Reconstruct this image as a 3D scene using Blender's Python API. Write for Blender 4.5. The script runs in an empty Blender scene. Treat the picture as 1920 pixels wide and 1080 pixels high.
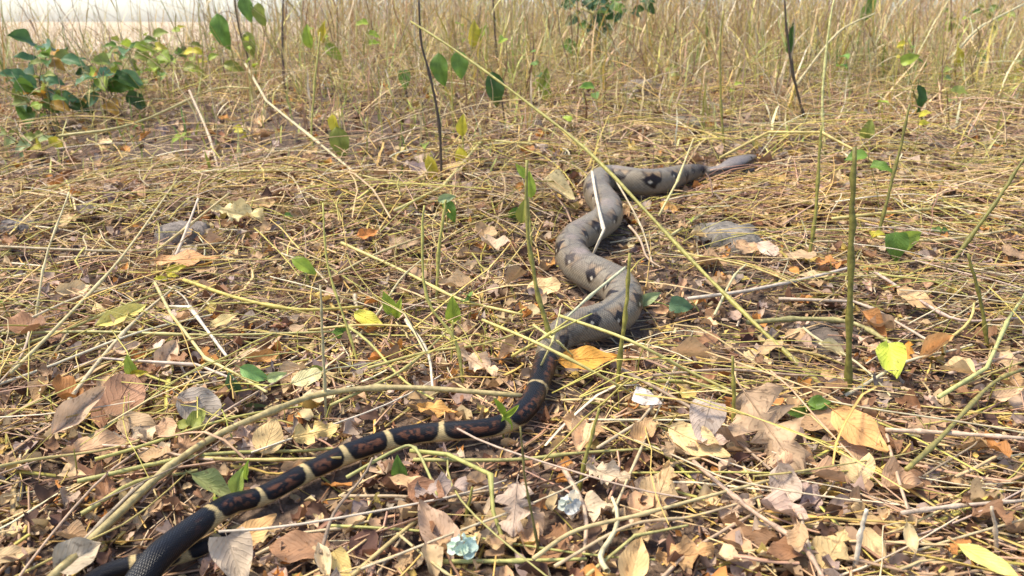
import bpy, bmesh, math, random
import numpy as np
from mathutils import Vector, Matrix

# ------------------------------------------------------------------ camera, sky, sun, exposure
FPX = 1478.0                      # focal length in photograph pixels (1920 wide)
CAM_H = 0.45
PITCH = math.atan(500.0 / FPX)    # horizon 500 px above the centre
SUN_EL, SUN_AZ = math.radians(62), math.radians(-85)   # azimuth measured from +Y towards +X

sc = bpy.context.scene
COL = sc.collection
cam_d = bpy.data.cameras.new('camera')
cam = bpy.data.objects.new('camera', cam_d)
COL.objects.link(cam)
cam.location = (0, 0, CAM_H)
cam.rotation_euler = (math.pi / 2 - PITCH, 0, 0)
cam_d.sensor_width = 36
cam_d.lens = 36 * FPX / 1920
cam_d.clip_start = 0.02
cam_d.clip_end = 2000
cam_d.dof.use_dof = True
cam_d.dof.focus_distance = 1.0
cam_d.dof.aperture_fstop = 10
sc.camera = cam

world = bpy.data.worlds.new('World')
sc.world = world
world.use_nodes = True
wn = world.node_tree
bg = wn.nodes['Background']
sky = wn.nodes.new('ShaderNodeTexSky')
sky.sky_type = 'NISHITA'
sky.sun_disc = False
sky.sun_elevation = SUN_EL
sky.sun_rotation = SUN_AZ
sky.air_density = 0.75
sky.dust_density = 1.6
sky.ozone_density = 0.0
wn.links.new(sky.outputs[0], bg.inputs[0])
bg.inputs[1].default_value = 0.095

sun_d = bpy.data.lights.new('sun', 'SUN')
sun_d.energy = 1.5
sun_d.angle = math.radians(13)
sun_d.color = (1.0, 0.91, 0.74)
sun = bpy.data.objects.new('sun', sun_d)
COL.objects.link(sun)
sdir = Vector((math.sin(SUN_AZ) * math.cos(SUN_EL), math.cos(SUN_AZ) * math.cos(SUN_EL), math.sin(SUN_EL)))
sun.rotation_euler = sdir.to_track_quat('Z', 'Y').to_euler()
sun.location = (0, 0, 6)

sc.view_settings.view_transform = 'Standard'
sc.view_settings.look = 'None'
sc.view_settings.gamma = 1.0
sc.view_settings.use_curve_mapping = False
sc.view_settings.exposure = 1.92
sc.cycles.max_bounces = 6
sc.cycles.diffuse_bounces = 3

rng = np.random.default_rng(11)
R = random.Random(5)

# ------------------------------------------------------------------ helpers: noise, terrain, pixels to places
def hash2(ix, iy, s=0):
    v = np.sin(ix * 127.1 + iy * 311.7 + s * 74.7) * 43758.5453
    return v - np.floor(v)

def vnoise(x, y, s=0):
    x = np.asarray(x, float); y = np.asarray(y, float)
    ix, iy = np.floor(x), np.floor(y)
    fx, fy = x - ix, y - iy
    fx = fx * fx * (3 - 2 * fx); fy = fy * fy * (3 - 2 * fy)
    a = hash2(ix, iy, s); b = hash2(ix + 1, iy, s); c = hash2(ix, iy + 1, s); d = hash2(ix + 1, iy + 1, s)
    return (a * (1 - fx) + b * fx) * (1 - fy) + (c * (1 - fx) + d * fx) * fy

def fbm(x, y, s=0, o=3):
    t = 0; a = 0.5
    for i in range(o):
        t = t + a * vnoise(x * 2 ** i, y * 2 ** i, s + i); a *= 0.5
    return t

def sstep(a, b, x):
    t = np.clip((np.asarray(x, float) - a) / (b - a), 0, 1)
    return t * t * (3 - 2 * t)

def height(x, y):
    x = np.asarray(x, float); y = np.asarray(y, float)
    ramp = np.clip(y - 0.95, 0, None)
    ramp = np.where(ramp < 0.4, ramp * ramp / 0.8, ramp - 0.2)
    ramp = 3.2 * np.tanh(ramp / 3.2)
    side = 0.45 + 0.55 * sstep(-2.2, -0.2, x / np.maximum(0.4 * y, 0.8))
    z = 0.105 * ramp * side
    z = z + (fbm(x * 2.3 + 9, y * 2.3, 3, 2) - 0.37) * 0.05 + (fbm(x * 11, y * 11, 7, 2) - 0.37) * 0.014
    far = sstep(8, 40, y)
    return z * (1 - far) + far * 0.1

CP, SP = math.cos(PITCH), math.sin(PITCH)
def ray(px, py):
    a, b = (px - 960) / FPX, -(py - 540) / FPX
    v = Vector((a, CP + b * SP, -SP + b * CP))
    return v                      # length along the view axis is 1
CAMP = Vector((0, 0, CAM_H))

def gp(px, py, lift=0.0):
    """where the line of sight through a photograph pixel meets the ground raised by lift"""
    d = ray(px, py)
    ts = np.arange(0.3, 9, 0.02)
    f = CAM_H + ts * d.z - height(ts * d.x, ts * d.y) - lift
    neg = np.nonzero(f < 0)[0]
    if len(neg) == 0:
        return CAMP + d * 5.0
    i = max(neg[0], 1)
    lo, hi = ts[i - 1], ts[i]
    for _ in range(14):
        m = (lo + hi) / 2
        if CAM_H + m * d.z - float(height(m * d.x, m * d.y)) - lift < 0: hi = m
        else: lo = m
    return CAMP + d * ((lo + hi) / 2)

def at_y(px, py, Y):
    d = ray(px, py)
    return CAMP + d * (Y / d.y)

def depth(p):
    q = Vector(p) - CAMP
    return q.y * CP - q.z * SP

def project(p):
    q = Vector(p) - CAMP
    dz = q.y * CP - q.z * SP
    up = q.y * SP + q.z * CP
    return 960 + q.x / dz * FPX, 540 - up / dz * FPX

def in_frame(p, m=20):
    if depth(p) < 0.1: return False
    a, b = project(p)
    return m < a < 1920 - m and m < b < 1080 - m

# ------------------------------------------------------------------ mesh building
def build_mesh(name, V, F, col=None, uv=None, smooth=True):
    V = np.asarray(V, np.float32).reshape(-1, 3); F = np.asarray(F, np.int32)
    me = bpy.data.meshes.new(name)
    k = F.shape[1]
    me.vertices.add(len(V)); me.vertices.foreach_set('co', V.ravel())
    me.loops.add(F.size); me.loops.foreach_set('vertex_index', F.ravel())
    me.polygons.add(len(F)); me.polygons.foreach_set('loop_start', np.arange(0, F.size, k, dtype=np.int32))
    me.polygons.foreach_set('loop_total', np.full(len(F), k, np.int32))
    if smooth: me.polygons.foreach_set('use_smooth', np.ones(len(F), bool))
    me.update(calc_edges=True)
    if col is not None:
        ca = me.color_attributes.new('Col', 'FLOAT_COLOR', 'POINT')
        c = np.ones((len(V), 4), np.float32); c[:, :3] = col
        ca.data.foreach_set('color', c.ravel())
    if uv is not None:
        ul = me.uv_layers.new(name='UVMap')
        ul.data.foreach_set('uv', np.asarray(uv, np.float32)[F.ravel()].ravel())
    return me

def add(name, me, mat, parent=None, **props):
    o = bpy.data.objects.new(name, me)
    COL.objects.link(o)
    if mat is not None and me is not None and not me.materials:
        me.materials.append(mat)
    o.parent = parent
    for k, v in props.items(): o[k] = v
    return o

def empty(name, loc, label, cat, group=None):
    o = bpy.data.objects.new(name, None)
    COL.objects.link(o)
    o.location = loc
    o.empty_display_size = 0.02
    o['label'] = label; o['category'] = cat
    if group: o['group'] = group
    return o

def tag(o, label, cat, group=None):
    o['label'] = label; o['category'] = cat
    if group: o['group'] = group
    return o

def tubes(P, rad, sides=3, flat=None):
    """P n*k*3 centre lines, rad n*k"""
    P = np.asarray(P, float); rad = np.asarray(rad, float)
    n, k, _ = P.shape
    T = np.gradient(P, axis=1)
    T /= np.linalg.norm(T, axis=2, keepdims=True) + 1e-9
    steep = np.abs(T[:, :, 2]).mean(1) > 0.75
    ref = np.where(steep[:, None, None], np.array([1.0, 0.3, 0]), np.array([0, 0, 1.0]))
    N1 = np.cross(T, np.broadcast_to(ref, T.shape)); N1 /= np.linalg.norm(N1, axis=2, keepdims=True) + 1e-9
    N2 = np.cross(T, N1)
    if flat is not None:
        N1 = N1 * flat[:, None, None]; N2 = N2 / flat[:, None, None] ** 1.5
    a = np.arange(sides) * 2 * np.pi / sides
    V = P[:, :, None, :] + rad[:, :, None, None] * (np.cos(a)[:, None] * N1[:, :, None, :] + np.sin(a)[:, None] * N2[:, :, None, :])
    base = (np.arange(n) * k * sides)[:, None, None]
    j = np.arange(k - 1)[None, :, None] * sides
    s = np.arange(sides)[None, None, :]; s2 = (s + 1) % sides
    F = np.stack([base + j + s, base + j + s2, base + j + sides + s2, base + j + sides + s], -1).reshape(-1, 4)
    return V.reshape(-1, 3), F

def ribbons(P, wid, side):
    n, k, _ = P.shape
    V = np.stack([P - side[:, None, :] * wid[..., None], P + side[:, None, :] * wid[..., None]], 2)
    base = (np.arange(n) * k * 2)[:, None]; j = np.arange(k - 1)[None, :] * 2
    F = np.stack([base + j, base + j + 1, base + j + 3, base + j + 2], -1).reshape(-1, 4)
    return V.reshape(-1, 3), F

def spline(pts, n):
    """Catmull-Rom through pts, n samples"""
    P = np.asarray(pts, float)
    P = np.vstack([2 * P[0] - P[1], P, 2 * P[-1] - P[-2]])
    m = len(P) - 3
    u = np.linspace(0, m - 1e-6, n); i = u.astype(int); t = (u - i)[:, None]
    a, b, c, d = P[i], P[i + 1], P[i + 2], P[i + 3]
    return 0.5 * (2 * b + (c - a) * t + (2 * a - 5 * b + 4 * c - d) * t ** 2 + (3 * b - a - 3 * c + d) * t ** 3)

# ------------------------------------------------------------------ materials
def new_mat(name):
    m = bpy.data.materials.new(name); m.use_nodes = True
    nt = m.node_tree; nt.nodes.clear()
    out = nt.nodes.new('ShaderNodeOutputMaterial')
    return m, nt, out

def N(nt, kind, **kw):
    n = nt.nodes.new(kind)
    for k, v in kw.items(): setattr(n, k, v)
    return n

def math_n(nt, op, a, b=None):
    n = N(nt, 'ShaderNodeMath', operation=op)
    for i, v in enumerate((a, b)):
        if v is None: continue
        if isinstance(v, (int, float)): n.inputs[i].default_value = v
        else: nt.links.new(v, n.inputs[i])
    return n.outputs[0]

def plant_mat(name, source, rough=0.6, trans=0.0, veins=False, scale=60.0, spot=0.0, lo=0.62, hi=1.22, stretch=None, tint=None):
    """source: 'attr' reads the pigment from the mesh, 'obj' from the object's own colour"""
    m, nt, out = new_mat(name)
    L = nt.links
    if source == 'attr':
        a = N(nt, 'ShaderNodeAttribute', attribute_name='Col'); base = a.outputs['Color']
    else:
        a = N(nt, 'ShaderNodeObjectInfo'); base = a.outputs['Color']
    geo = N(nt, 'ShaderNodeNewGeometry')
    noi = N(nt, 'ShaderNodeTexNoise'); noi.inputs['Scale'].default_value = scale; noi.inputs['Detail'].default_value = 4
    L.new(geo.outputs['Position'], noi.inputs['Vector'])
    mr = N(nt, 'ShaderNodeMapRange'); mr.inputs[1].default_value = 0.3; mr.inputs[2].default_value = 0.7
    mr.inputs[3].default_value = lo; mr.inputs[4].default_value = hi
    L.new(noi.outputs[0], mr.inputs[0])
    mul = N(nt, 'ShaderNodeMix', data_type='RGBA', blend_type='MULTIPLY'); mul.inputs[0].default_value = 1
    L.new(base, mul.inputs[6]); L.new(mr.outputs[0], mul.inputs[7])
    colr = mul.outputs[2]
    if spot:
        n2 = N(nt, 'ShaderNodeTexNoise'); n2.inputs['Scale'].default_value = scale * 2.7; n2.inputs['Detail'].default_value = 3
        L.new(geo.outputs['Position'], n2.inputs['Vector'])
        m2 = N(nt, 'ShaderNodeMapRange'); m2.inputs[1].default_value = 0.60; m2.inputs[2].default_value = 0.68
        m2.inputs[3].default_value = 0; m2.inputs[4].default_value = spot
        L.new(n2.outputs[0], m2.inputs[0])
        mx = N(nt, 'ShaderNodeMix', data_type='RGBA'); L.new(m2.outputs[0], mx.inputs[0])
        L.new(colr, mx.inputs[6]); mx.inputs[7].default_value = (0.10, 0.055, 0.03, 1)
        colr = mx.outputs[2]
    bs = N(nt, 'ShaderNodeBsdfPrincipled'); bs.inputs['Roughness'].default_value = rough
    bs.inputs['Specular IOR Level'].default_value = 0.35
    bump = N(nt, 'ShaderNodeBump'); bump.inputs['Strength'].default_value = 0.35; bump.inputs['Distance'].default_value = 0.002
    h = noi.outputs[0]
    if veins:
        uv = N(nt, 'ShaderNodeUVMap'); sep = N(nt, 'ShaderNodeSeparateXYZ'); L.new(uv.outputs[0], sep.inputs[0])
        av = math_n(nt, 'ABSOLUTE', math_n(nt, 'SUBTRACT', sep.outputs[1], 0.5))
        ph = math_n(nt, 'SUBTRACT', math_n(nt, 'MULTIPLY', sep.outputs[0], 52.0), math_n(nt, 'MULTIPLY', av, 42.0))
        nw = N(nt, 'ShaderNodeTexNoise'); nw.inputs['Scale'].default_value = 120; L.new(geo.outputs['Position'], nw.inputs['Vector'])
        ph = math_n(nt, 'ADD', ph, math_n(nt, 'MULTIPLY', nw.outputs[0], 7.0))
        sn = math_n(nt, 'POWER', math_n(nt, 'ABSOLUTE', math_n(nt, 'COSINE', math_n(nt, 'MULTIPLY', ph, 0.5))), 14.0)
        mid = math_n(nt, 'LESS_THAN', av, 0.022)
        vv = math_n(nt, 'MAXIMUM', sn, mid)
        mv = N(nt, 'ShaderNodeMix', data_type='RGBA', blend_type='MULTIPLY')
        L.new(math_n(nt, 'MULTIPLY', vv, 0.15), mv.inputs[0]); L.new(colr, mv.inputs[6]); mv.inputs[7].default_value = (0.42, 0.34, 0.25, 1)
        colr = mv.outputs[2]
        h = math_n(nt, 'ADD', math_n(nt, 'MULTIPLY', noi.outputs[0], 0.8), math_n(nt, 'MULTIPLY', vv, 0.6))
    L.new(h, bump.inputs['Height']); L.new(bump.outputs[0], bs.inputs['Normal'])
    L.new(colr, bs.inputs['Base Color'])
    if trans:
        tr = N(nt, 'ShaderNodeBsdfTranslucent'); L.new(colr, tr.inputs[0])
        mx = N(nt, 'ShaderNodeMixShader'); mx.inputs[0].default_value = trans
        L.new(bs.outputs[0], mx.inputs[1]); L.new(tr.outputs[0], mx.inputs[2]); L.new(mx.outputs[0], out.inputs[0])
    else:
        L.new(bs.outputs[0], out.inputs[0])
    return m

M_STRAW_S = plant_mat('straw_mass', 'attr', 0.5, 0.12, scale=45, lo=0.7, hi=1.2)
M_STRAW_O = plant_mat('straw', 'obj', 0.5, 0.08, scale=90, spot=0.25, lo=0.7, hi=1.2)
M_STEM_O = plant_mat('stem', 'obj', 0.5, 0.0, scale=130, spot=0.35, lo=0.6, hi=1.25)
M_LITTER_S = plant_mat('litter_mass', 'attr', 0.75, 0.15, scale=70, spot=0.5, lo=0.55, hi=1.25)
M_DEAD_O = plant_mat('dead_leaf', 'obj', 0.62, 0.18, veins=True, scale=55, spot=0.55, lo=0.66, hi=1.2)
M_LIVE_O = plant_mat('live_leaf', 'obj', 0.42, 0.35, veins=True, scale=40, lo=0.75, hi=1.2)
M_RIB_O = plant_mat('leaf_rib', 'obj', 0.55, 0.0, scale=90)
M_LIVE_S = plant_mat('green_mass', 'attr', 0.45, 0.3, scale=40, lo=0.75, hi=1.2)

def soil_mat():
    m, nt, out = new_mat('soil'); L = nt.links
    geo = N(nt, 'ShaderNodeNewGeometry')
    n1 = N(nt, 'ShaderNodeTexNoise'); n1.inputs['Scale'].default_value = 90; n1.inputs['Detail'].default_value = 6
    n2 = N(nt, 'ShaderNodeTexVoronoi'); n2.inputs['Scale'].default_value = 140
    L.new(geo.outputs['Position'], n1.inputs['Vector']); L.new(geo.outputs['Position'], n2.inputs['Vector'])
    cr = N(nt, 'ShaderNodeValToRGB')
    e = cr.color_ramp.elements
    e[0].position = 0.3; e[0].color = (0.045, 0.028, 0.018, 1)
    e[1].position = 0.75; e[1].color = (0.24, 0.16, 0.10, 1)
    x = e.new(0.52); x.color = (0.11, 0.07, 0.045, 1)
    L.new(n1.outputs[0], cr.inputs[0])
    bs = N(nt, 'ShaderNodeBsdfPrincipled'); bs.inputs['Roughness'].default_value = 0.9
    sx = N(nt, 'ShaderNodeSeparateXYZ'); L.new(geo.outputs['Position'], sx.inputs[0])     # the far field is dry grass too fine to tell apart
    n3 = N(nt, 'ShaderNodeTexNoise'); n3.inputs['Scale'].default_value = 3.0; n3.inputs['Detail'].default_value = 8; L.new(geo.outputs['Position'], n3.inputs['Vector'])
    fr = N(nt, 'ShaderNodeValToRGB'); fr.color_ramp.elements[0].position = 0.3; fr.color_ramp.elements[0].color = (0.34, 0.25, 0.15, 1)
    fr.color_ramp.elements[1].position = 0.7; fr.color_ramp.elements[1].color = (0.62, 0.50, 0.34, 1); L.new(n3.outputs[0], fr.inputs[0])
    fm = N(nt, 'ShaderNodeMapRange'); fm.inputs[1].default_value = 3.8; fm.inputs[2].default_value = 7.0; L.new(sx.outputs[1], fm.inputs[0])
    fx = N(nt, 'ShaderNodeMix', data_type='RGBA'); L.new(fm.outputs[0], fx.inputs[0]); L.new(cr.outputs[0], fx.inputs[6]); L.new(fr.outputs[0], fx.inputs[7])
    L.new(fx.outputs[2], bs.inputs['Base Color'])
    b = N(nt, 'ShaderNodeBump'); b.inputs['Strength'].default_value = 0.8; b.inputs['Distance'].default_value = 0.006
    L.new(math_n(nt, 'ADD', n1.outputs[0], n2.outputs[0]), b.inputs['Height']); L.new(b.outputs[0], bs.inputs['Normal'])
    L.new(bs.outputs[0], out.inputs[0])
    return m

def stone_mat():
    m, nt, out = new_mat('stone'); L = nt.links
    geo = N(nt, 'ShaderNodeNewGeometry'); oi = N(nt, 'ShaderNodeObjectInfo')
    n1 = N(nt, 'ShaderNodeTexNoise'); n1.inputs['Scale'].default_value = 55; n1.inputs['Detail'].default_value = 8; n1.inputs['Roughness'].default_value = 0.7
    L.new(geo.outputs['Position'], n1.inputs['Vector'])
    mr = N(nt, 'ShaderNodeMapRange'); mr.inputs[1].default_value = 0.3; mr.inputs[2].default_value = 0.7; mr.inputs[3].default_value = 0.3; mr.inputs[4].default_value = 1.75
    L.new(n1.outputs[0], mr.inputs[0])
    mul = N(nt, 'ShaderNodeMix', data_type='RGBA', blend_type='MULTIPLY'); mul.inputs[0].default_value = 1
    L.new(oi.outputs['Color'], mul.inputs[6]); L.new(mr.outputs[0], mul.inputs[7])
    bs = N(nt, 'ShaderNodeBsdfPrincipled'); bs.inputs['Roughness'].default_value = 0.85
    L.new(mul.outputs[2], bs.inputs['Base Color'])
    b = N(nt, 'ShaderNodeBump'); b.inputs['Strength'].default_value = 0.9; b.inputs['Distance'].default_value = 0.008
    L.new(n1.outputs[0], b.inputs['Height']); L.new(b.outputs[0], bs.inputs['Normal'])
    L.new(bs.outputs[0], out.inputs[0])
    return m

def snake_mat():
    m, nt, out = new_mat('snake_skin'); L = nt.links
    a = N(nt, 'ShaderNodeAttribute', attribute_name='Col')
    uv = N(nt, 'ShaderNodeUVMap'); sep = N(nt, 'ShaderNodeSeparateXYZ'); L.new(uv.outputs[0], sep.inputs[0])
    # diagonal rows of scales: product of two crossed waves
    p = math_n(nt, 'MULTIPLY', math_n(nt, 'ADD', sep.outputs[0], sep.outputs[1]), math.pi)
    q = math_n(nt, 'MULTIPLY', math_n(nt, 'SUBTRACT', sep.outputs[0], sep.outputs[1]), math.pi)
    s = math_n(nt, 'MULTIPLY', math_n(nt, 'ABSOLUTE', math_n(nt, 'SINE', p)), math_n(nt, 'ABSOLUTE', math_n(nt, 'SINE', q)))
    s = math_n(nt, 'POWER', s, 0.45)
    mr = N(nt, 'ShaderNodeMapRange'); mr.inputs[3].default_value = 0.5; mr.inputs[4].default_value = 1.10
    L.new(s, mr.inputs[0])
    geo = N(nt, 'ShaderNodeNewGeometry')
    n1 = N(nt, 'ShaderNodeTexNoise'); n1.inputs['Scale'].default_value = 160; n1.inputs['Detail'].default_value = 3
    L.new(geo.outputs['Position'], n1.inputs['Vector'])
    m2 = N(nt, 'ShaderNodeMapRange'); m2.inputs[1].default_value = 0.3; m2.inputs[2].default_value = 0.7; m2.inputs[3].default_value = 0.8; m2.inputs[4].default_value = 1.15
    L.new(n1.outputs[0], m2.inputs[0])
    mul = N(nt, 'ShaderNodeMix', data_type='RGBA', blend_type='MULTIPLY'); mul.inputs[0].default_value = 1
    L.new(a.outputs['Color'], mul.inputs[6]); L.new(math_n(nt, 'MULTIPLY', mr.outputs[0], m2.outputs[0]), mul.inputs[7])
    bs = N(nt, 'ShaderNodeBsdfPrincipled'); bs.inputs['Roughness'].default_value = 0.29
    bs.inputs['Specular IOR Level'].default_value = 0.24
    L.new(mul.outputs[2], bs.inputs['Base Color'])
    b = N(nt, 'ShaderNodeBump'); b.inputs['Strength'].default_value = 0.5; b.inputs['Distance'].default_value = 0.0008
    L.new(s, b.inputs['Height']); L.new(b.outputs[0], bs.inputs['Normal'])
    L.new(bs.outputs[0], out.inputs[0])
    return m

def plain_mat(name, col, rough):
    m, nt, out = new_mat(name)
    n1 = N(nt, 'ShaderNodeTexNoise'); n1.inputs['Scale'].default_value = 300
    mr = N(nt, 'ShaderNodeMapRange'); mr.inputs[3].default_value = 0.8; mr.inputs[4].default_value = 1.2
    nt.links.new(n1.outputs[0], mr.inputs[0])
    mul = N(nt, 'ShaderNodeMix', data_type='RGBA', blend_type='MULTIPLY'); mul.inputs[0].default_value = 1
    mul.inputs[6].default_value = (*col, 1); nt.links.new(mr.outputs[0], mul.inputs[7])
    bs = N(nt, 'ShaderNodeBsdfPrincipled'); bs.inputs['Roughness'].default_value = rough
    nt.links.new(mul.outputs[2], bs.inputs['Base Color']); nt.links.new(bs.outputs[0], out.inputs[0])
    return m

M_SOIL, M_STONE, M_SNAKE = soil_mat(), stone_mat(), snake_mat()
M_EYE = plain_mat('snake_eye', (0.02, 0.016, 0.012), 0.12)

# ------------------------------------------------------------------ ground
def axis(c0, c1, step, far, ratio=1.25):
    mid = list(np.arange(c0, c1 + 1e-6, step))
    up = []; s = step; v = mid[-1]
    while v < far: s *= ratio; v += s; up.append(v)
    dn = []; s = step; v = mid[0]
    while v > -far: s *= ratio; v -= s; dn.append(v)
    return np.array(dn[::-1] + mid + up)

gx, gy = axis(-2.6, 2.6, 0.02, 400), axis(0.2, 4.4, 0.02, 400)
X, Y = np.meshgrid(gx, gy)
nx, ny = len(gx), len(gy)
V = np.stack([X, Y, height(X, Y)], -1).reshape(-1, 3)
ii = (np.arange(ny - 1)[:, None] * nx + np.arange(nx - 1)[None, :]).ravel()
F = np.stack([ii, ii + 1, ii + nx + 1, ii + nx], -1)
add('ground', build_mesh('ground', V, F), M_SOIL, kind='structure', label='brown soil under the straw and leaf litter')

# ------------------------------------------------------------------ the snake
# (pixel x, pixel y of the body's axis, apparent thickness in pixels)
SN = [(1414, 298, 11), (1402, 302, 22), (1384, 309, 33), (1366, 317, 33), (1350, 323, 25), (1330, 323, 22), (1308, 321, 28),
      (1282, 327, 38), (1250, 337, 48), (1212, 343, 55), (1174, 339, 57), (1140, 334, 55), (1121, 346, 55), (1123, 366, 58),
      (1138, 387, 60), (1137, 409, 61), (1110, 429, 63), (1079, 447, 63), (1071, 472, 66), (1088, 499, 71), (1122, 518, 76),
      (1156, 536, 78), (1170, 561, 76), (1158, 588, 76), (1124, 604, 76), (1086, 613, 73), (1058, 625, 65), (1036, 645, 53), (1026, 668, 46),
      (1018, 696, 44), (1008, 726, 44), (994, 756, 46), (970, 782, 46), (934, 799, 43), (886, 806, 42), (826, 810, 43), (766, 817, 44),
      (706, 832, 45), (650, 852, 45), (596, 876, 44), (540, 904, 43), (484, 934, 44), (432, 964, 47), (384, 996, 52), (336, 1032, 58),
      (292, 1072, 62), (240, 1118, 62), (180, 1140, 54), (150, 1110, 48), (186, 1074, 44), (250, 1052, 42), (318, 1038, 40),
      (374, 1022, 36), (414, 1000, 26), (446, 980, 9)]
pts, rad = [], []
for i, (x, y, w) in enumerate(SN):
    r = 0.02
    for _ in range(4):
        p = gp(x, y, r + 0.006)
        r = 0.5 * w * depth(p) / FPX
    pts.append(tuple(p)); rad.append(r)
pts = np.array(pts); rad = np.array(rad)
for i in range(len(SN)):                     # the returning tail end runs under the body
    if i <= 4: pts[i, 2] += 0.004
    if i >= 48: pts[i, 2] -= 0.004
    if 42 <= i <= 45: pts[i, 2] += 0.010
print('snake head depth', round(depth(pts[2]), 2), 'mid', round(depth(pts[22]), 2), 'r', np.round(rad * 1000).astype(int).tolist())
NS, NT = 1700, 96
cl = spline(np.column_stack([pts, rad, np.arange(len(SN))]), 6000)
seg = np.r_[0, np.cumsum(np.linalg.norm(np.diff(cl[:, :3], axis=0), axis=1))]
ss = np.linspace(0, seg[-1], NS)
C = np.stack([np.interp(ss, seg, cl[:, k]) for k in range(5)], 1)
ker = np.exp(-0.5 * (np.arange(-14, 15) / 5.0) ** 2); ker /= ker.sum()
for k in range(4):
    pad = np.pad(C[:, k], 14, mode='reflect', reflect_type='odd')
    C[:, k] = np.convolve(pad, ker, 'valid')
spine, srad, sidx = C[:, :3], np.maximum(C[:, 3], 0.002), C[:, 4]
srad = srad * (1 - 0.10 * sstep(28, 31, sidx)) * (1 - 0.06 * sstep(8, 11, sidx) * sstep(28, 25, sidx))
T = np.gradient(spine, axis=0); T /= np.linalg.norm(T, axis=1, keepdims=True)
B = np.cross(T, [0, 0, 1.0]); B /= np.linalg.norm(B, axis=1, keepdims=True)     # to the side
U = np.cross(B, T)
th = np.linspace(-np.pi, np.pi, NT, endpoint=False)                             # 0 is the back, +-pi the belly
hd = np.exp(-((sidx - 2.4) / 2.2) ** 2) * (sidx < 5.2)                          # flatter, broader head
cw = 1.0 + 0.12 * hd; chh = 0.95 - 0.16 * hd
ct, st = np.cos(th), np.sin(th)
sup = lambda v, e: np.sign(v) * np.abs(v) ** e
prof_u = np.where(ct > 0, sup(ct, 0.92), sup(ct, 0.8) * 0.88)
prof_b = sup(st, 0.9)
Vs = spine[:, None, :] + (srad * cw)[:, None, None] * prof_b[None, :, None] * B[:, None, :] + (srad * chh)[:, None, None] * prof_u[None, :, None] * U[:, None, :]
k0 = np.arange(NS - 1)[:, None] * NT; t0 = np.arange(NT)[None, :]; t1 = (t0 + 1) % NT
Fs = np.stack([k0 + t0, k0 + t1, k0 + NT + t1, k0 + NT + t0], -1).reshape(-1, 4)
# pigment
TH = np.abs(th)[None, :] * np.ones((NS, 1)); SS = ss[:, None] * np.ones((1, NT)); IX = sidx[:, None] * np.ones((1, NT)); SG = np.sign(th)[None, :] * np.ones((NS, 1))
nz = fbm(SS * 120, th[None, :] * 4 + 20, 2, 3); nz2 = fbm(SS * 420, th[None, :] * 12 + 40, 5, 2)
def mixc(c, m, k): return c * (1 - m[..., None]) + np.array(k) * m[..., None]
grey = np.ones((NS, NT, 3)) * np.array([0.245, 0.205, 0.146])
grey = mixc(grey, np.clip(nz - 0.2, 0, 1), (0.185, 0.165, 0.125))
grey = mixc(grey, sstep(1.7, 2.6, TH), (0.30, 0.27, 0.20))
grey = mixc(grey, sstep(0.5, 0.9, TH) * (1 - sstep(1.4, 1.8, TH)) * 0.35, (0.23, 0.17, 0.105))
per = 0.060
ph = ((SS / per + 0.3) % 1.0 - 0.5) * per                                        # metres from a saddle's middle
rloc = srad[:, None]
arc = TH * rloc
# saddle: tan bar across the back with a thin dark rim
bar = np.abs(ph) / (0.013 + 0.006 * np.cos(TH * 2)) + (nz - 0.5) * 0.5
grey = mixc(grey, sstep(1.15, 0.9, bar) * sstep(0.35, 0.7, TH) * sstep(1.5, 1.1, TH) * 0.7, (0.30, 0.19, 0.095))
rim = np.exp(-((bar - 1.1) / 0.16) ** 2) * sstep(1.6, 1.2, TH) * sstep(0.25, 0.5, TH)
grey = mixc(grey, np.clip(rim, 0, 1) * 0.8, (0.045, 0.03, 0.022))
# flank mark: dark wedge with a pale heart
dth = (TH - 1.02) * rloc * (0.029 / np.maximum(rloc, 0.02))
kk = np.floor(SS / per + 0.3)
ph = ph + (hash2(kk, SG, 5) - 0.5) * 0.016; dth = dth + (hash2(kk, SG, 6) - 0.5) * 0.010
wed = (0.66 + 0.8 * hash2(kk, SG, 8)) * (np.abs(ph) / (0.016 - 0.3 * np.clip(-dth, 0, 0.03)) + np.abs(dth) / 0.0165) + (nz - 0.5) * 0.55
grey = mixc(grey, sstep(1.1, 0.8, wed), (0.016, 0.009, 0.007))
grey = mixc(grey, sstep(0.62, 0.4, np.abs(ph - 0.005) / 0.0075 + np.abs(dth - 0.005) / 0.0075), (0.5, 0.43, 0.32))
sad = sstep(.52, .60, fbm(SS * 26 + 3, th[None, :] * .9 + 11, 14, 3)) * sstep(1.5, 1.0, TH)
grey = mixc(grey, sad * 0.45, (0.15, 0.115, 0.085))
edge = np.exp(-((fbm(SS * 26 + 3, th[None, :] * .9 + 11, 14, 3) - .53) / .012) ** 2) * sstep(1.6, 1.1, TH)
grey = mixc(grey, np.clip(edge, 0, 1) * 0.6, (0.05, 0.036, 0.028))
lil = sstep(.5, .66, fbm(SS * 14 + 31, th[None, :] * .7 + 5, 17, 2)) * sstep(.9, .3, TH)
grey = mixc(grey, lil * 0.5, (0.33, 0.255, 0.225))
grey = mixc(grey, sstep(0.66, 0.72, nz2) * 0.6, (0.05, 0.036, 0.026))
# head: dark stripe through the eye, brown top
HM = sstep(5.5, 4.5, IX)
headc = np.ones((NS, NT, 3)) * np.array([0.21, 0.18, 0.165])
headc = mixc(headc, np.exp(-((TH - 1.45) / 0.22) ** 2), (0.02, 0.015, 0.014))
headc = mixc(headc, sstep(1.75, 2.0, TH), (0.28, 0.25, 0.21))
grey = mixc(grey, HM, (0, 0, 0)) + headc * HM[..., None]
nk = np.exp(-((IX - 5.9) / 0.8) ** 2) * sstep(1.7, 1.2, TH)
grey = mixc(grey, nk * 0.85, (0.035, 0.024, 0.02))
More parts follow.
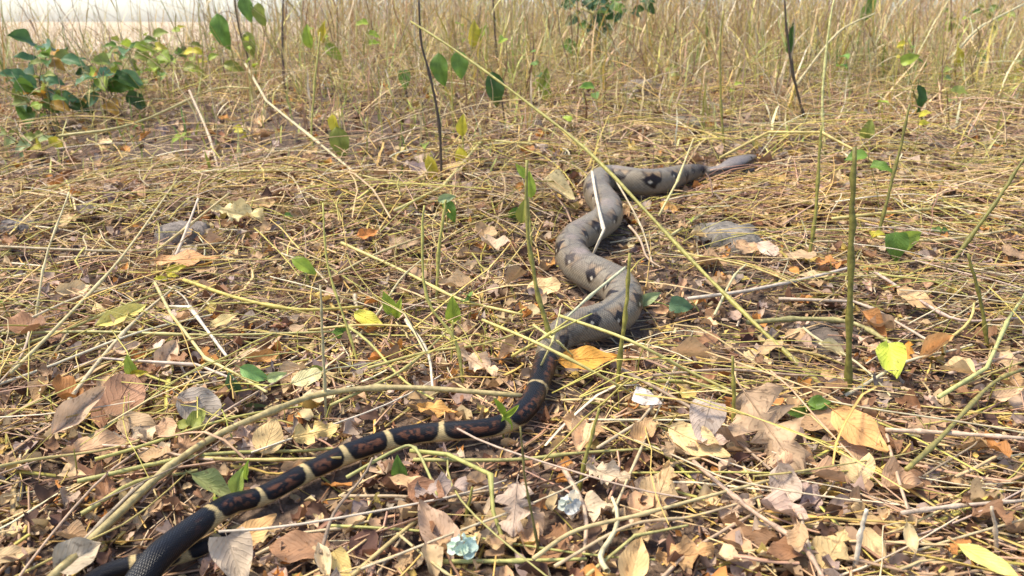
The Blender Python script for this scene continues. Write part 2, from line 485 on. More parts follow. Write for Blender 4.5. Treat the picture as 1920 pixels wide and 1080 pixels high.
# tail: black saddles with rust flanks on cream
bands = np.array([28.1, 30.15, 32.7, 34.95, 36.65, 38.1, 39.45, 41.0, 42.7, 46.0, 48.2, 50.0, 51.5, 52.7, 53.6])
bs_ = np.interp(bands, sidx, ss)
k = np.clip(np.searchsorted(bs_, ss) - 1, 0, len(bs_) - 2)
mid_ = 0.5 * (bs_[k] + bs_[k + 1]); half = 0.5 * (bs_[k + 1] - bs_[k]) - 0.0026
q = (np.abs(ss - mid_) / half)[:, None]
q = q + 0.8 * sstep(28.6, 27.6, IX)
blot = (q ** 4 + (TH / 1.95) ** 4) ** 0.25 + (nz - 0.45) * 0.10
tb = sstep(27.0, 32.0, IX)[..., None]
tail = np.array([0.56, 0.42, 0.19]) * tb + grey * (1 - tb)
tail = mixc(tail, np.clip(nz * 1.6 - 0.6, 0, 1) * 0.5, (0.42, 0.34, 0.19))
tail = mixc(tail, sstep(1.03, 0.97, blot), (0.006, 0.006, 0.008))
inner = sstep(0.86, 0.62, blot) * sstep(0.38, 0.52, fbm(SS * 260, th[None, :] * 3 + 9, 9, 3)) * sstep(0.25, 0.6, TH)
tail = mixc(tail, inner * 0.85 * sstep(44, 42, IX), (0.15, 0.058, 0.028))
tail = mixc(tail, sstep(0.64, 0.72, nz2) * sstep(1.0, 0.9, blot) * 0.25, (0.11, 0.07, 0.045))
early = sstep(24.6, 28.0, IX) * sstep(.44, .56, fbm(SS * 70, th[None, :] * 2 + 3, 19, 3)) * sstep(2.0, 1.5, TH)
grey = mixc(grey, early * .9, (0.022, 0.017, 0.014))
tm = sstep(26.2, 29.2, IX + (nz - 0.5) * 1.6)
colr = grey * (1 - tm[..., None]) + tail * tm[..., None]
uvs = np.stack([SS / 0.0050, (th[None, :] / (2 * np.pi)) * 34 * np.ones((NS, 1))], -1)
snake = add('snake', build_mesh('snake', Vs.reshape(-1, 3), Fs, colr.reshape(-1, 3), uvs.reshape(-1, 2)), M_SNAKE)
tag(snake, 'grey brown boa with dark flank marks and black and cream banded tail crossing the litter', 'snake')
ie = int(np.argmin(np.abs(sidx - 1.35)))
for sgn in (-1, 1):
    bm = bmesh.new(); bmesh.ops.create_uvsphere(bm, u_segments=14, v_segments=8, radius=0.0042)
    me = bpy.data.meshes.new('eye'); bm.to_mesh(me); bm.free()
    for p in me.polygons: p.use_smooth = True
    e = add('eye', me, M_EYE, snake)
    e.location = Vector(spine[ie] + B[ie] * sgn * srad[ie] * 0.82 + U[ie] * srad[ie] * 0.42)

# distance to the snake's flank, looked up on a grid
GX0, GY0, GS = -1.6, 0.2, 0.01
dgx = np.arange(GX0, 1.6, GS); dgy = np.arange(GY0, 2.8, GS)
sp = spine[::4, :2]; sr = srad[::4]
DX, DY = np.meshgrid(dgx, dgy)
DG = np.full(DX.shape, 9.0)
for i in range(len(sp)):
    DG = np.minimum(DG, np.hypot(DX - sp[i, 0], DY - sp[i, 1]) - sr[i])
def snake_dist(x, y):
    i = np.round((np.asarray(x) - GX0) / GS).astype(int); j = np.round((np.asarray(y) - GY0) / GS).astype(int)
    ok = (i >= 0) & (i < len(dgx)) & (j >= 0) & (j < len(dgy))
    r = np.full(np.shape(i), 9.0)
    r[ok] = DG[j[ok], i[ok]]
    return r
def low(x, y):                     # litter lies flat right beside the snake
    return 0.22 + 0.78 * sstep(0.0, 0.09, snake_dist(x, y))

# ------------------------------------------------------------------ leaf shapes
def leaf_shape(shape, nu=11, nv=7, curl=0.0, fold=0.0, wave=0.0, tear=0.0, seed=0, cup=0.0):
    """unit leaf along +X, width about 1 in Y; returns verts, quads, uv"""
    r = np.random.default_rng(seed)
    u = np.linspace(0, 1, nu)
    if shape == 'ovate': w = np.sin(np.pi * u ** 0.72) ** 0.85
    elif shape == 'lance': w = np.sin(np.pi * u ** 0.9) ** 0.9
    elif shape == 'round': w = np.sqrt(np.clip(1 - (2 * u - 1) ** 2, 0, 1))
    elif shape == 'heart': w = np.sin(np.pi * (0.12 + 0.88 * u) ** 0.62) ** 0.8
    elif shape == 'notch': w = np.sin(np.pi * (u * 0.80) ** 1.1) ** 0.8
    else: w = np.sin(np.pi * u ** 0.8) ** 0.6
    w = np.clip(w, 0.035, None)
    wl = w.copy(); wr = w.copy()
    if tear:
        for ww in (wl, wr):
            ww *= 1 - tear * np.clip(r.random(nu) - 0.25, 0, 1) * (r.random(nu) < 0.75)
            c = r.random() * 0.8 + 0.1
            ww *= 1 - tear * 0.7 * np.exp(-((u - c) / 0.09) ** 2)
    v = np.linspace(-1, 1, nv)
    Uu, Vv = np.meshgrid(u, v, indexing='ij')
    wy = np.where(Vv < 0, wl[:, None], wr[:, None]) * 0.5
    x = Uu.copy(); y = Vv * wy
    if shape == 'notch': x = x - 0.0; x = x - (Uu > 0.7) * (Uu - 0.7) * (1 - np.abs(Vv)) * 0.9
    if tear: x = x + (r.random((nu, nv)) - 0.5) * 0.06 * tear
    z = fold * np.abs(y) + curl * ((Uu - 0.5) ** 2) + cup * (y * 2) ** 2 * 0.3
    z = z + wave * (fbm(Uu * 3 + seed * 7.3, Vv * 1.3 + seed * 3.1, seed, 2) - 0.37) + wave * 0.5 * np.sin(Uu * 13 + seed) * np.abs(Vv) ** 2 * np.sign(Vv)
    mids = z[:, nv // 2].copy(); zm = z.min()
    z = z - zm
    x = x - 0.5
    Vt = np.stack([x, y, z], -1).reshape(-1, 3)
    i = (np.arange(nu - 1)[:, None] * nv + np.arange(nv - 1)[None, :]).ravel()
    Fq = np.stack([i, i + nv, i + nv + 1, i + 1], -1)
    uv = np.stack([Uu, Vv * 0.5 + 0.5], -1).reshape(-1, 2)
    return Vt, Fq, uv, np.stack([u - 0.5, 0 * u, mids - zm], -1)

SHAPES = {}
def leaf_proto(key, shape, **kw):
    Vt, Fq, uv, mid = leaf_shape(shape, **kw)
    me = build_mesh('leaf_blade', Vt, Fq, None, uv)
    line = np.vstack([mid[0] + [-0.16, 0.02, -0.01], mid[0] + [-0.07, 0.0, 0.004], mid[:-1] + [0, 0, 0.004]])
    rr = np.linspace(0.013, 0.004, len(line))
    tv, tf = tubes(line[None], rr[None], 4)
    SHAPES[key] = (me, build_mesh('midrib', tv, tf))
for s in range(3):
    leaf_proto(f'flat{s}', ['ovate', 'heart', 'round'][s], curl=0.12, fold=0.10, wave=0.10, seed=s + 1)
    leaf_proto(f'curled{s}', ['ovate', 'lance', 'round'][s], curl=0.7 + 0.2 * s, fold=0.2, wave=0.16, seed=s + 11, cup=0.3)
    leaf_proto(f'rolled{s}', ['lance', 'ovate', 'lance'][s], curl=0.25, fold=0.2, wave=0.12, seed=s + 21, cup=1.2)
    leaf_proto(f'torn{s}', ['broad', 'ovate', 'broad'][s], nu=19, nv=9, curl=0.25, fold=0.12, wave=0.2, tear=0.95, seed=s + 31)
    leaf_proto(f'folded{s}', ['ovate', 'heart', 'ovate'][s], curl=0.4, fold=0.6, wave=0.14, seed=s + 41)
    leaf_proto(f'live{s}', ['ovate', 'heart', 'ovate'][s], curl=-0.35, fold=0.28, wave=0.08, seed=s + 51)
leaf_proto('lance', 'lance', curl=0.25, fold=0.22, wave=0.06, seed=61)
leaf_proto('notch', 'notch', curl=0.1, fold=0.12, wave=0.06, seed=62)
leaf_proto('slim', 'lance', curl=-0.3, fold=0.4, wave=0.05, seed=63)

def face_matrix(loc, xdir, normal, L, ratio, bulge=1.0):
    x = Vector(xdir).normalized(); n = Vector(normal)
    y = n.cross(x).normalized(); z = x.cross(y)
    m = Matrix((x, y, z)).transposed().to_4x4()
    return Matrix.Translation(loc) @ m @ Matrix.Diagonal((L, L * ratio, L * bulge, 1))

def ground_normal(x, y, e=0.03):
    return Vector((-(float(height(x + e, y)) - float(height(x - e, y))) / (2 * e), -(float(height(x, y + e)) - float(height(x, y - e))) / (2 * e), 1)).normalized()

C_DEAD = {'tan': (0.50, 0.35, 0.20), 'cream': (0.68, 0.53, 0.31), 'brown': (0.29, 0.165, 0.09), 'grey': (0.42, 0.345, 0.28),
          'orange': (0.50, 0.235, 0.07), 'yellow': (0.60, 0.46, 0.13), 'pale': (0.62, 0.49, 0.37), 'green': (0.22, 0.29, 0.10), 'lime': (0.50, 0.56, 0.18), 'white': (0.68, 0.66, 0.60)}
def jit(c, a=0.14):
    k = 1 + R.uniform(-a, a)
    return (c[0] * k * (1 + R.uniform(-.05, .05)), c[1] * k, c[2] * k * (1 + R.uniform(-.1, .1)), 1)

def fallen_leaf(px, py, lpx, ang, ratio, colour, shape, label, tilt=0.35, lift=0.012, group=None, rib=True):
    """leaf lying on the litter, seen lpx pixels long at picture angle ang, its face tipped towards the viewer by tilt"""
    lift += 0.011
    p = gp(px, py, lift)
    L = lpx * depth(p) / FPX
    view = (CAMP - p).normalized()
    n = (ground_normal(p.x, p.y) * (1 - tilt) + view * tilt).normalized()
    a = math.radians(ang)
    d = Vector((math.cos(a), math.sin(a) * SP, math.sin(a) * CP))      # direction in the picture
    # slide the direction along the view ray until it lies in the leaf's plane
    d = d - view * (d.dot(n) / view.dot(n))
    L *= min(d.length, 1.5)
    me, rm = SHAPES[shape]
    o = add('fallen_leaf', me, M_DEAD_O)
    o.matrix_world = face_matrix(p - n * 0.004, d, n, L, ratio)
    c_ = C_DEAD[colour] if isinstance(colour, str) else colour
    o.color = jit((min(c_[0] * 1.30, .82), min(c_[1] * 1.19, .74), c_[2] * 1.03), 0.05)
    tag(o, label, 'leaf', group)
    if rib:
        m = add('midrib', rm, M_RIB_O, o)
        m.color = tuple(v * 0.8 for v in o.color[:3]) + (1,)
    return o

# ------------------------------------------------------------------ the leaves one can pick out in the photograph
HERO = [
 (1612, 806, 130, -36, .58, (0.66, 0.38, 0.15), 'flat0', 'orange tan folded leaf with bent rib beside the tall olive stem', .55, .03),
 (1103, 672, 112, 5, .45, (0.66, 0.34, 0.06), 'flat0', 'bright orange leaf lying under the widest bend of the snake', .55, .02),
 (1322, 792, 84, -105, .78, (0.42, 0.36, 0.30), 'flat1', 'pale grey heart shaped leaf lying on a cream leaf', .7, .035),
 (1310, 828, 128, -25, .52, (0.62, 0.50, 0.29), 'flat0', 'cream leaf partly covered by a pale grey leaf', .5, .02),
 (1445, 818, 190, -55, .75, (0.43, 0.31, 0.21), 'torn0', 'largest torn tan leaf with a hole by the olive stub', .6, .02),
 (1500, 858, 95, -30, .6, (0.36, 0.22, 0.13), 'torn1', 'brown torn leaf tucked under the largest torn leaf', .5, .012),
 (1609, 880, 66, 95, .95, (0.62, 0.50, 0.27), 'notch', 'cream two lobed leaf below the orange tan folded leaf', .75, .02),
 (228, 591, 108, 22, .34, (0.68, 0.60, 0.20), 'lance', 'long yellow green fallen leaf on pale straw', .6, .03),
 (447, 401, 104, -12, .42, (0.68, 0.54, 0.34), 'torn2', 'cream torn leaf with ragged edge above a dark gap', .5, .03),
 (492, 381, 62, 0, .5, (0.55, 0.39, 0.23), 'curled0', 'small tan curled leaf behind the cream torn leaf', .45, .02),
 (352, 487, 124, 4, .36, (0.54, 0.33, 0.17), 'flat0', 'rust brown narrow leaf in front of a grey stone', .25, .02),
 (150, 770, 138, 42, .36, (0.52, 0.41, 0.30), 'folded0', 'pinkish beige pointed leaf leaning on a broad brown leaf', .7, .035),
 (222, 752, 120, 60, .72, (0.38, 0.23, 0.14), 'flat2', 'broad brown leaf beside the pinkish beige pointed leaf', .65, .02),
 (192, 842, 150, 8, .55, (0.44, 0.31, 0.20), 'torn1', 'broad tan leaf under thin pink straw by the thick twig', .55, .012),
 (262, 800, 90, -25, .6, (0.42, 0.30, 0.20), 'flat0', 'medium tan leaf lying above the thick yellowish twig', .5, .012),
 (373, 760, 88, -30, .8, (0.36, 0.32, 0.28), 'flat2', 'lilac grey rounded leaf with bent middle beside green seedling', .75, .025),
 (505, 816, 74, 70, .78, (0.60, 0.46, 0.24), 'flat0', 'yellow tan rounded leaf overlapping a grey brown leaf', .75, .022),
 (462, 830, 60, 100, .85, (0.33, 0.26, 0.22), 'torn2', 'grey brown crumpled leaf overlapped by a yellow tan leaf', .6, .012),
 (594, 812, 92, 14, .55, (0.60, 0.46, 0.19), 'torn0', 'yellow torn leaf just behind the banded tail', .6, .018),
 (398, 912, 92, -32, .42, (0.24, 0.30, 0.15), 'rolled0', 'dull green curled leaf with one dark spot by the tail', .6, .025),
 (482, 990, 92, 36, .58, (0.60, 0.40, 0.20), 'flat1', 'tan orange leaf lying against the tail near its dark tip', .65, .015),
 (442, 1052, 100, -70, .75, (0.46, 0.39, 0.31), 'folded1', 'greyish white folded leaf below the dark tail tip', .65, .015),
 (692, 598, 62, -25, .5, (0.66, 0.58, 0.10), 'flat0', 'bright yellow leaf edge lying on an orange leaf', .65, .028),
 (690, 612, 50, -20, .6, (0.44, 0.20, 0.06), 'curled1', 'dark orange leaf underneath a bright yellow leaf', .5, .015),
 (897, 682, 88, -35, .45, (0.62, 0.50, 0.36), 'torn2', 'beige leaf under straw beside the start of the tail', .55, .015),
 (965, 958, 104, -95, .75, (0.46, 0.37, 0.29), 'torn0', 'greyish tan square torn leaf below the kinked green stem', .72, .022),
 (1000, 975, 70, -60, .7, (0.42, 0.31, 0.20), 'torn1', 'tan scrap of leaf beside the greyish square torn leaf', .6, .01),
 (1140, 888, 88, -20, .55, (0.56, 0.45, 0.31), 'torn2', 'beige leaf with nibbled edge above bundled straw', .6, .02),
 (1238, 922, 110, 70, .7, (0.53, 0.39, 0.22), 'torn1', 'ragged tan yellow leaf crossed by long pink straws', .6, .015),
 (812, 986, 108, 120, .6, (0.40, 0.29, 0.20), 'folded1', 'brown tan pointed leaf behind the pale teal bud', .6, .015),
 (1046, 357, 74, -28, .48, (0.66, 0.56, 0.36), 'rolled1', 'cream curled leaf with dark underside beside the first coil', .5, .03),
 (1300, 664, 92, -5, .32, (0.58, 0.43, 0.30), 'rolled0', 'pinkish tan rolled leaf past the bright orange leaf', .5, .02),
 (1756, 652, 84, 36, .34, (0.56, 0.39, 0.20), 'rolled2', 'tan rolled cigar shaped leaf beside a lime leaf', .55, .025),
 (1722, 562, 92, -28, .42, (0.58, 0.43, 0.24), 'flat0', 'tan flat leaf lying among crossing pink straw', .5, .02),
 (1640, 610, 72, -48, .35, (0.42, 0.22, 0.09), 'rolled1', 'rusty brown rolled leaf past the tall olive stem', .5, .018),
 (1672, 676, 70, -75, .7, (0.52, 0.62, 0.10), 'folded2', 'lime green folded leaf on straw beside a rolled leaf', .6, .03),
 (1852, 1050, 136, -28, .32, (0.58, 0.62, 0.24), 'lance', 'pale lime long leaf lying on brown straw', .6, .03),
 (1020, 536, 66, 10, .6, (0.62, 0.48, 0.28), 'flat2', 'cream small leaf touching the second coil', .5, .015),
 (1094, 800, 92, 160, .6, (0.48, 0.35, 0.20), 'torn1', 'tan torn leaf in the crook of the tail bend', .5, .012),
 (146, 1042, 104, 30, .8, (0.44, 0.37, 0.29), 'folded2', 'greyish flat leaf crossed by the thick yellowish twig', .6, .012),
 (1472, 912, 78, -70, .7, (0.44, 0.38, 0.34), 'curled2', 'grey curled leaf below the largest torn leaf', .55, .015),
 (1510, 925, 84, -50, .6, (0.40, 0.33, 0.29), 'torn2', 'grey brown leaf scrap by the cream two lobed leaf', .5, .01),
 (1470, 880, 70, 85, .6, (0.54, 0.36, 0.24), 'torn0', 'salmon tan broken leaf under the largest torn leaf', .6, .02),
 (606, 1048, 70, 105, .42, (0.62, 0.54, 0.40), 'rolled0', 'whitish slender rolled leaf beside a golden leaf', .6, .02),
 (642, 1060, 66, -60, .55, (0.62, 0.47, 0.19), 'flat1', 'golden oval leaf beside a whitish rolled leaf', .6, .015),
 (1215, 746, 56, -20, .6, (0.70, 0.68, 0.60), 'flat1', 'white dried petal like leaf with dark dot on straw', .7, .03),
 (1560, 1035, 100, 60, .7, (0.50, 0.38, 0.22), 'torn1', 'crumpled yellowish tan leaf beside the pale broken spike', .55, .012),
 (1640, 1020, 84, -55, .5, (0.50, 0.39, 0.20), 'flat0', 'tan oval leaf past the pale broken spike', .5, .012),
 (1190, 1052, 92, 75, .6, (0.58, 0.44, 0.22), 'folded0', 'yellow tan folded leaf below the bundled straw', .6, .015),
 (1285, 1040, 110, 5, .55, (0.46, 0.30, 0.14), 'torn2', 'orange brown torn leaf below crossing pink straws', .55, .012),
 (1708, 1010, 62, -75, .42, (0.66, 0.55, 0.36), 'curled1', 'pale cream little leaf standing among grey straw', .7, .02),
 (1250, 885, 50, 80, .5, (0.62, 0.48, 0.24), 'folded1', 'yellow upright scrap of leaf above the ragged tan leaf', .7, .025),
 (690, 438, 44, 15, .5, (0.52, 0.24, 0.07), 'curled0', 'rust orange scrap of leaf beyond the yellow stems', .5, .015),
 (760, 455, 60, 5, .5, (0.40, 0.28, 0.18), 'flat1', 'brown flat leaf lying behind the yellow stems', .45, .012),
 (560, 880, 66, 5, .5, (0.44, 0.29, 0.16), 'curled2', 'brown curled leaf pressed under the banded tail', .5, .01),
 (820, 768, 78, -10, .45, (0.58, 0.34, 0.10), 'torn1', 'golden orange torn leaf above the banded tail', .5, .015),
 (575, 706, 62, 20, .55, (0.62, 0.60, 0.32), 'flat2', 'pale yellow green round leaf among green seedlings', .6, .025),
 (315, 665, 66, 60, .6, (0.50, 0.38, 0.26), 'folded0', 'tan pointed leaf standing over a dark hollow', .7, .02),
 (240, 650, 60, 15, .45, (0.48, 0.38, 0.26), 'curled0', 'beige curled leaf at the rim of a dark hollow', .5, .02),
 (420, 598, 60, 25, .4, (0.60, 0.50, 0.24), 'flat0', 'straw yellow leaf beside a bent white straw', .5, .018),
 (140, 545, 74, 10, .5, (0.62, 0.52, 0.30), 'curled1', 'cream curled leaf in straw near the yellow green leaf', .5, .02),
 (790, 320, 46, -10, .6, (0.46, 0.38, 0.36), 'curled2', 'lilac brown curled leaf at the foot of the dark slender stem', .5, .02),
 (1255, 390, 40, -20, .5, (0.60, 0.36, 0.12), 'curled0', 'small orange curled leaf below the snake neck', .5, .012),
 (1415, 395, 56, -15, .45, (0.60, 0.47, 0.32), 'flat0', 'pinkish tan leaf between the head and the flat grey stone', .5, .015),
 (1440, 465, 46, -25, .6, (0.66, 0.52, 0.42), 'flat2', 'pale pink scrap of leaf touching the flat grey stone', .6, .02),
 (1560, 655, 62, -25, .35, (0.66, 0.58, 0.44), 'rolled2', 'whitish curved leaf lying on the dark flaky stone', .6, .022),
 (1890, 738, 66, 18, .45, (0.56, 0.42, 0.30), 'curled0', 'pinkish tan curled leaf beside lying green stems', .5, .02),
 (1700, 660, 44, 80, .7, (0.58, 0.30, 0.06), 'torn1', 'orange torn leaf standing between lime and rolled leaves', .6, .02),
 (100, 700, 60, -10, .5, (0.34, 0.22, 0.15), 'torn0', 'dark brown torn leaf among pale straw', .45, .012),
 (30, 1035, 80, 10, .5, (0.58, 0.44, 0.27), 'flat1', 'light tan round leaf at the foot of the thick twig', .55, .012),
 (495, 672, 74, 8, .4, (0.46, 0.26, 0.10), 'curled1', 'rust coloured leaf behind green seedlings', .5, .015),
 (880, 985, 60, 40, .5, (0.52, 0.40, 0.22), 'torn2', 'straw coloured leaf scrap beside the pale teal bud', .5, .01),
 (1075, 940, 44, 85, .6, (0.66, 0.66, 0.58), 'curled2', 'whitish curled petal like leaf at the foot of an olive stub', .7, .02),
 (760, 1050, 66, 60, .5, (0.44, 0.30, 0.17), 'torn1', 'tan brown leaf scrap on bare crumbly soil', .5, .008),
 (1380, 955, 72, 30, .5, (0.52, 0.40, 0.30), 'torn0', 'pinkish tan leaf scrap between crossing straws', .5, .012),
]
for h in HERO:
    fallen_leaf(*h[:8], tilt=h[8], lift=h[9])

# ------------------------------------------------------------------ stems and straws one can pick out
def poly(points, n=None):
    return spline(points, n or max(8, 4 * len(points)))

def lying(points_px, wpx, lifts=0.025, n=None, kink=False):
    if not hasattr(lifts, '__len__'): lifts = [lifts] * len(points_px)
    P = [tuple(gp(x, y, l)) for (x, y), l in zip(points_px, lifts)]
    d = float(np.mean([depth(p) for p in P]))
    if kink:
        out = []
        for a, b in zip(P[:-1], P[1:]):
            for t in (0.0, 0.45, 0.96): out.append(np.array(a) * (1 - t) + np.array(b) * t)
        out.append(np.array(P[-1])); L = np.array(out)
    else:
        L = poly(P, n)
    return L, 0.5 * wpx * d / FPX

def rising(points_px, wpx, lean=0.05, n=None, lift=0.0):
    b = gp(*points_px[0], lift)
    hh = [0.0]
    for (x0, y0), (x1, y1) in zip(points_px[:-1], points_px[1:]): hh.append(hh[-1] + math.hypot(x1 - x0, y1 - y0))
    P = [tuple(b - Vector((0, 0, 0.012)))] + [tuple(at_y(x, y, b.y + lean * q / hh[-1])) for (x, y), q in zip(points_px[1:], hh[1:])]
    return poly(P, n), 0.5 * wpx * depth(b) / FPX

def stalk_object(name, line, r, colour, label, cat, mat, group=None, taper=0.75, sides=7, nodes=0):
    base = Vector(line[0])
    L = np.asarray(line) - np.array(base)
    rr = r * np.linspace(1, taper, len(L))
    rr = rr * (1 + 0.10 * (vnoise(np.arange(len(L)) * 1.7, np.full(len(L), r * 9e4), 4) - 0.5))
    for q in range(nodes):
        i = int((q + 1) / (nodes + 1) * len(L)); rr[min(i, len(rr) - 1)] *= 1.5
    tv, tf = tubes(L[None], rr[None], sides)
    # closed ends
    me = build_mesh(name, tv, tf)
    bm = bmesh.new(); bm.from_mesh(me)
    bmesh.ops.holes_fill(bm, edges=[e for e in bm.edges if e.is_boundary], sides=0)
    bm.to_mesh(me); bm.free()
    o = add(name, me, mat)
    o.location = base
    o.color = (*colour, 1)
    tag(o, label, cat, group)
    return o

OLIVE = (0.19, 0.17, 0.035); OLIVE2 = (0.27, 0.24, 0.05); YG = (0.42, 0.38, 0.09); PALE = (0.66, 0.54, 0.28); PINK = (0.56, 0.40, 0.27); DARK = (0.075, 0.05, 0.028)
WHITE = (0.72, 0.62, 0.46); GOLD = (0.60, 0.46, 0.15); GREY = (0.36, 0.29, 0.20); GREEN = (0.30, 0.36, 0.09)
UP = [
 ([(1592, 752), (1594, 600), (1598, 420), (1603, 276)], 12, .02, OLIVE, 'tall straight olive stem standing upright with cut top', 'stem', 5),
 ([(1580, 742), (1400, 592), (1280, 470), (1120, 300), (1015, 212), (870, 105), (770, 40)], 8.5, .85, (0.36, 0.32, 0.08), 'long olive stem leaning far over the snake coils', 'stem', 8),
 ([(828, 358), (824, 240), (808, 150), (790, 80), (785, -10)], 5.5, .05, DARK, 'dark slender stem rising with a bend beside two green leaves', 'stem', 3),
 ([(1525, 250), (1502, 200), (1480, 100), (1470, -10)], 5.5, .05, DARK, 'dark thin stem with one narrow leaf rising beyond the head', 'stem', 3),
 ([(1640, 465), (1662, 380), (1690, 270), (1706, 195)], 6.5, .04, OLIVE, 'olive leaning stem with dark leaf beyond the tall olive stem', 'stem', 3),
 ([(1765, 515), (1830, 430), (1880, 360), (1925, 290)], 8, .05, OLIVE, 'olive stem leaning outward over pink straw', 'stem', 3),
 ([(1858, 672), (1842, 580), (1815, 475)], 8, .02, OLIVE, 'short brown olive stem by pale green straw', 'stem', 2),
 ([(1515, 492), (1528, 410), (1536, 300), (1540, 235)], 7, .03, OLIVE2, 'greenish stem rising between flat grey stone and tall stem', 'stem', 3),
 ([(1043, 690), (1028, 620), (1010, 560), (996, 480), (986, 400), (988, 300)], 9, .06, OLIVE2, 'green stem with small leaves standing in front of the coils', 'stem', 4),
 ([(1153, 745), (1165, 650), (1176, 560), (1180, 475)], 9, .02, OLIVE2, 'olive stub standing in front of the widest snake bend', 'stem', 3),
 ([(1378, 845), (1376, 750), (1374, 668)], 8.5, .01, OLIVE2, 'olive stub rising beside the largest torn leaf', 'stem', 2),
 ([(1020, 1065), (1000, 980), (985, 900), (975, 800)], 5.5, .02, (0.16, 0.14, 0.04), 'thin dark olive stem in front of the tail bend', 'stem', 3),
 ([(1082, 935), (1095, 870), (1112, 810), (1124, 765)], 8, .02, OLIVE2, 'olive pointed stub with whitish petal at its foot', 'stem', 2),
 ([(868, 1005), (876, 960), (886, 913)], 8, .01, OLIVE2, 'short green stub rising from the pale teal bud', 'stem', 1),
 ([(612, 800), (608, 700), (604, 620), (600, 535)], 6, .02, (0.48, 0.40, 0.20), 'pale grey green stem standing among straw by seedlings', 'stem', 3),
 ([(870, 730), (860, 660), (842, 620), (800, 560), (792, 440), (796, 385)], 6.5, .08, YG, 'bent yellow green stem rising behind the banded tail', 'stem', 4),
 ([(818, 575), (822, 480), (832, 400), (836, 375)], 7, .04, YG, 'yellow green stem topped by a green seedling leaf', 'stem', 2),
 ([(845, 690), (848, 640), (849, 600)], 5, .01, YG, 'thin stem carrying one bright yellow green leaf', 'stem', 1),
 ([(680, 700), (650, 610), (615, 500), (605, 380)], 5, .10, YG, 'thin yellow stem leaning through the middle straw', 'stem', 3),
 ([(62, 620), (72, 560), (90, 470), (130, 360)], 5, .12, PALE, 'pale arching stem among straw by the yellow green leaf', 'stem', 3),
 ([(1360, 290), (1352, 200), (1350, 100), (1356, 20)], 4.5, .05, OLIVE2, 'thin green stem rising straight behind the snake head', 'stem', 2),
 ([(935, 140), (928, 60), (925, -10)], 4.5, .03, DARK, 'dark thin stem with one hanging dark green leaf', 'stem', 2),
 ([(535, 190), (530, 100), (531, -10)], 5, .05, (0.12, 0.08, 0.05), 'dark brown thin stem standing in tall dry grass', 'stem', 2),
 ([(610, 300), (585, 265), (590, 160), (600, 60)], 4.5, .1, YG, 'yellowish arching stem before the tall dry grass', 'stem', 2),
 ([(1550, 290), (1542, 190), (1552, 70), (1565, -5)], 5, .1, (0.55, 0.52, 0.20), 'pale green tall stem standing beyond the snake head', 'stem', 3),
 ([(1600, 1085), (1612, 1010), (1626, 955)], 11, .0, WHITE, 'pale broken spike of straw standing with sharp tip', 'stem', 1),
 ([(1876, 1055), (1868, 1000), (1860, 950)], 9, .0, (0.62, 0.48, 0.32), 'pale tan broken stub beside the pale lime leaf', 'stem', 1),
 ([(1462, 200), (1500, 150), (1570, 62), (1640, 25)], 5, .25, (0.60, 0.50, 0.26), 'pale bent straw leaning in tall grass beyond the head', 'straw', 2),
 ([(1735, 155), (1790, 100), (1840, 50), (1925, 5)], 6, .25, (0.60, 0.54, 0.30), 'pale greenish long straw leaning in tall grass', 'straw', 2),
 ([(1345, 112), (1270, 82), (1150, 38), (1060, 5)], 7, .3, (0.50, 0.44, 0.16), 'thick green tan straw slanting through tall grass', 'straw', 3),
]
for pp, w, lean, c, label, cat, nodes in UP:
    if not label: continue
    L, r = rising(pp, w, lean, n=16)
    L = L + np.column_stack([(vnoise(np.arange(16) * .9, np.full(16, pp[0][0] * .37), 5) - .5) * r * 0.9 * np.linspace(0, 1, 16) ** .5, np.zeros(16), np.zeros(16)])
    stalk_object('plant_stem', L, r, c, label, cat, M_STEM_O, nodes=nodes, taper=0.62)

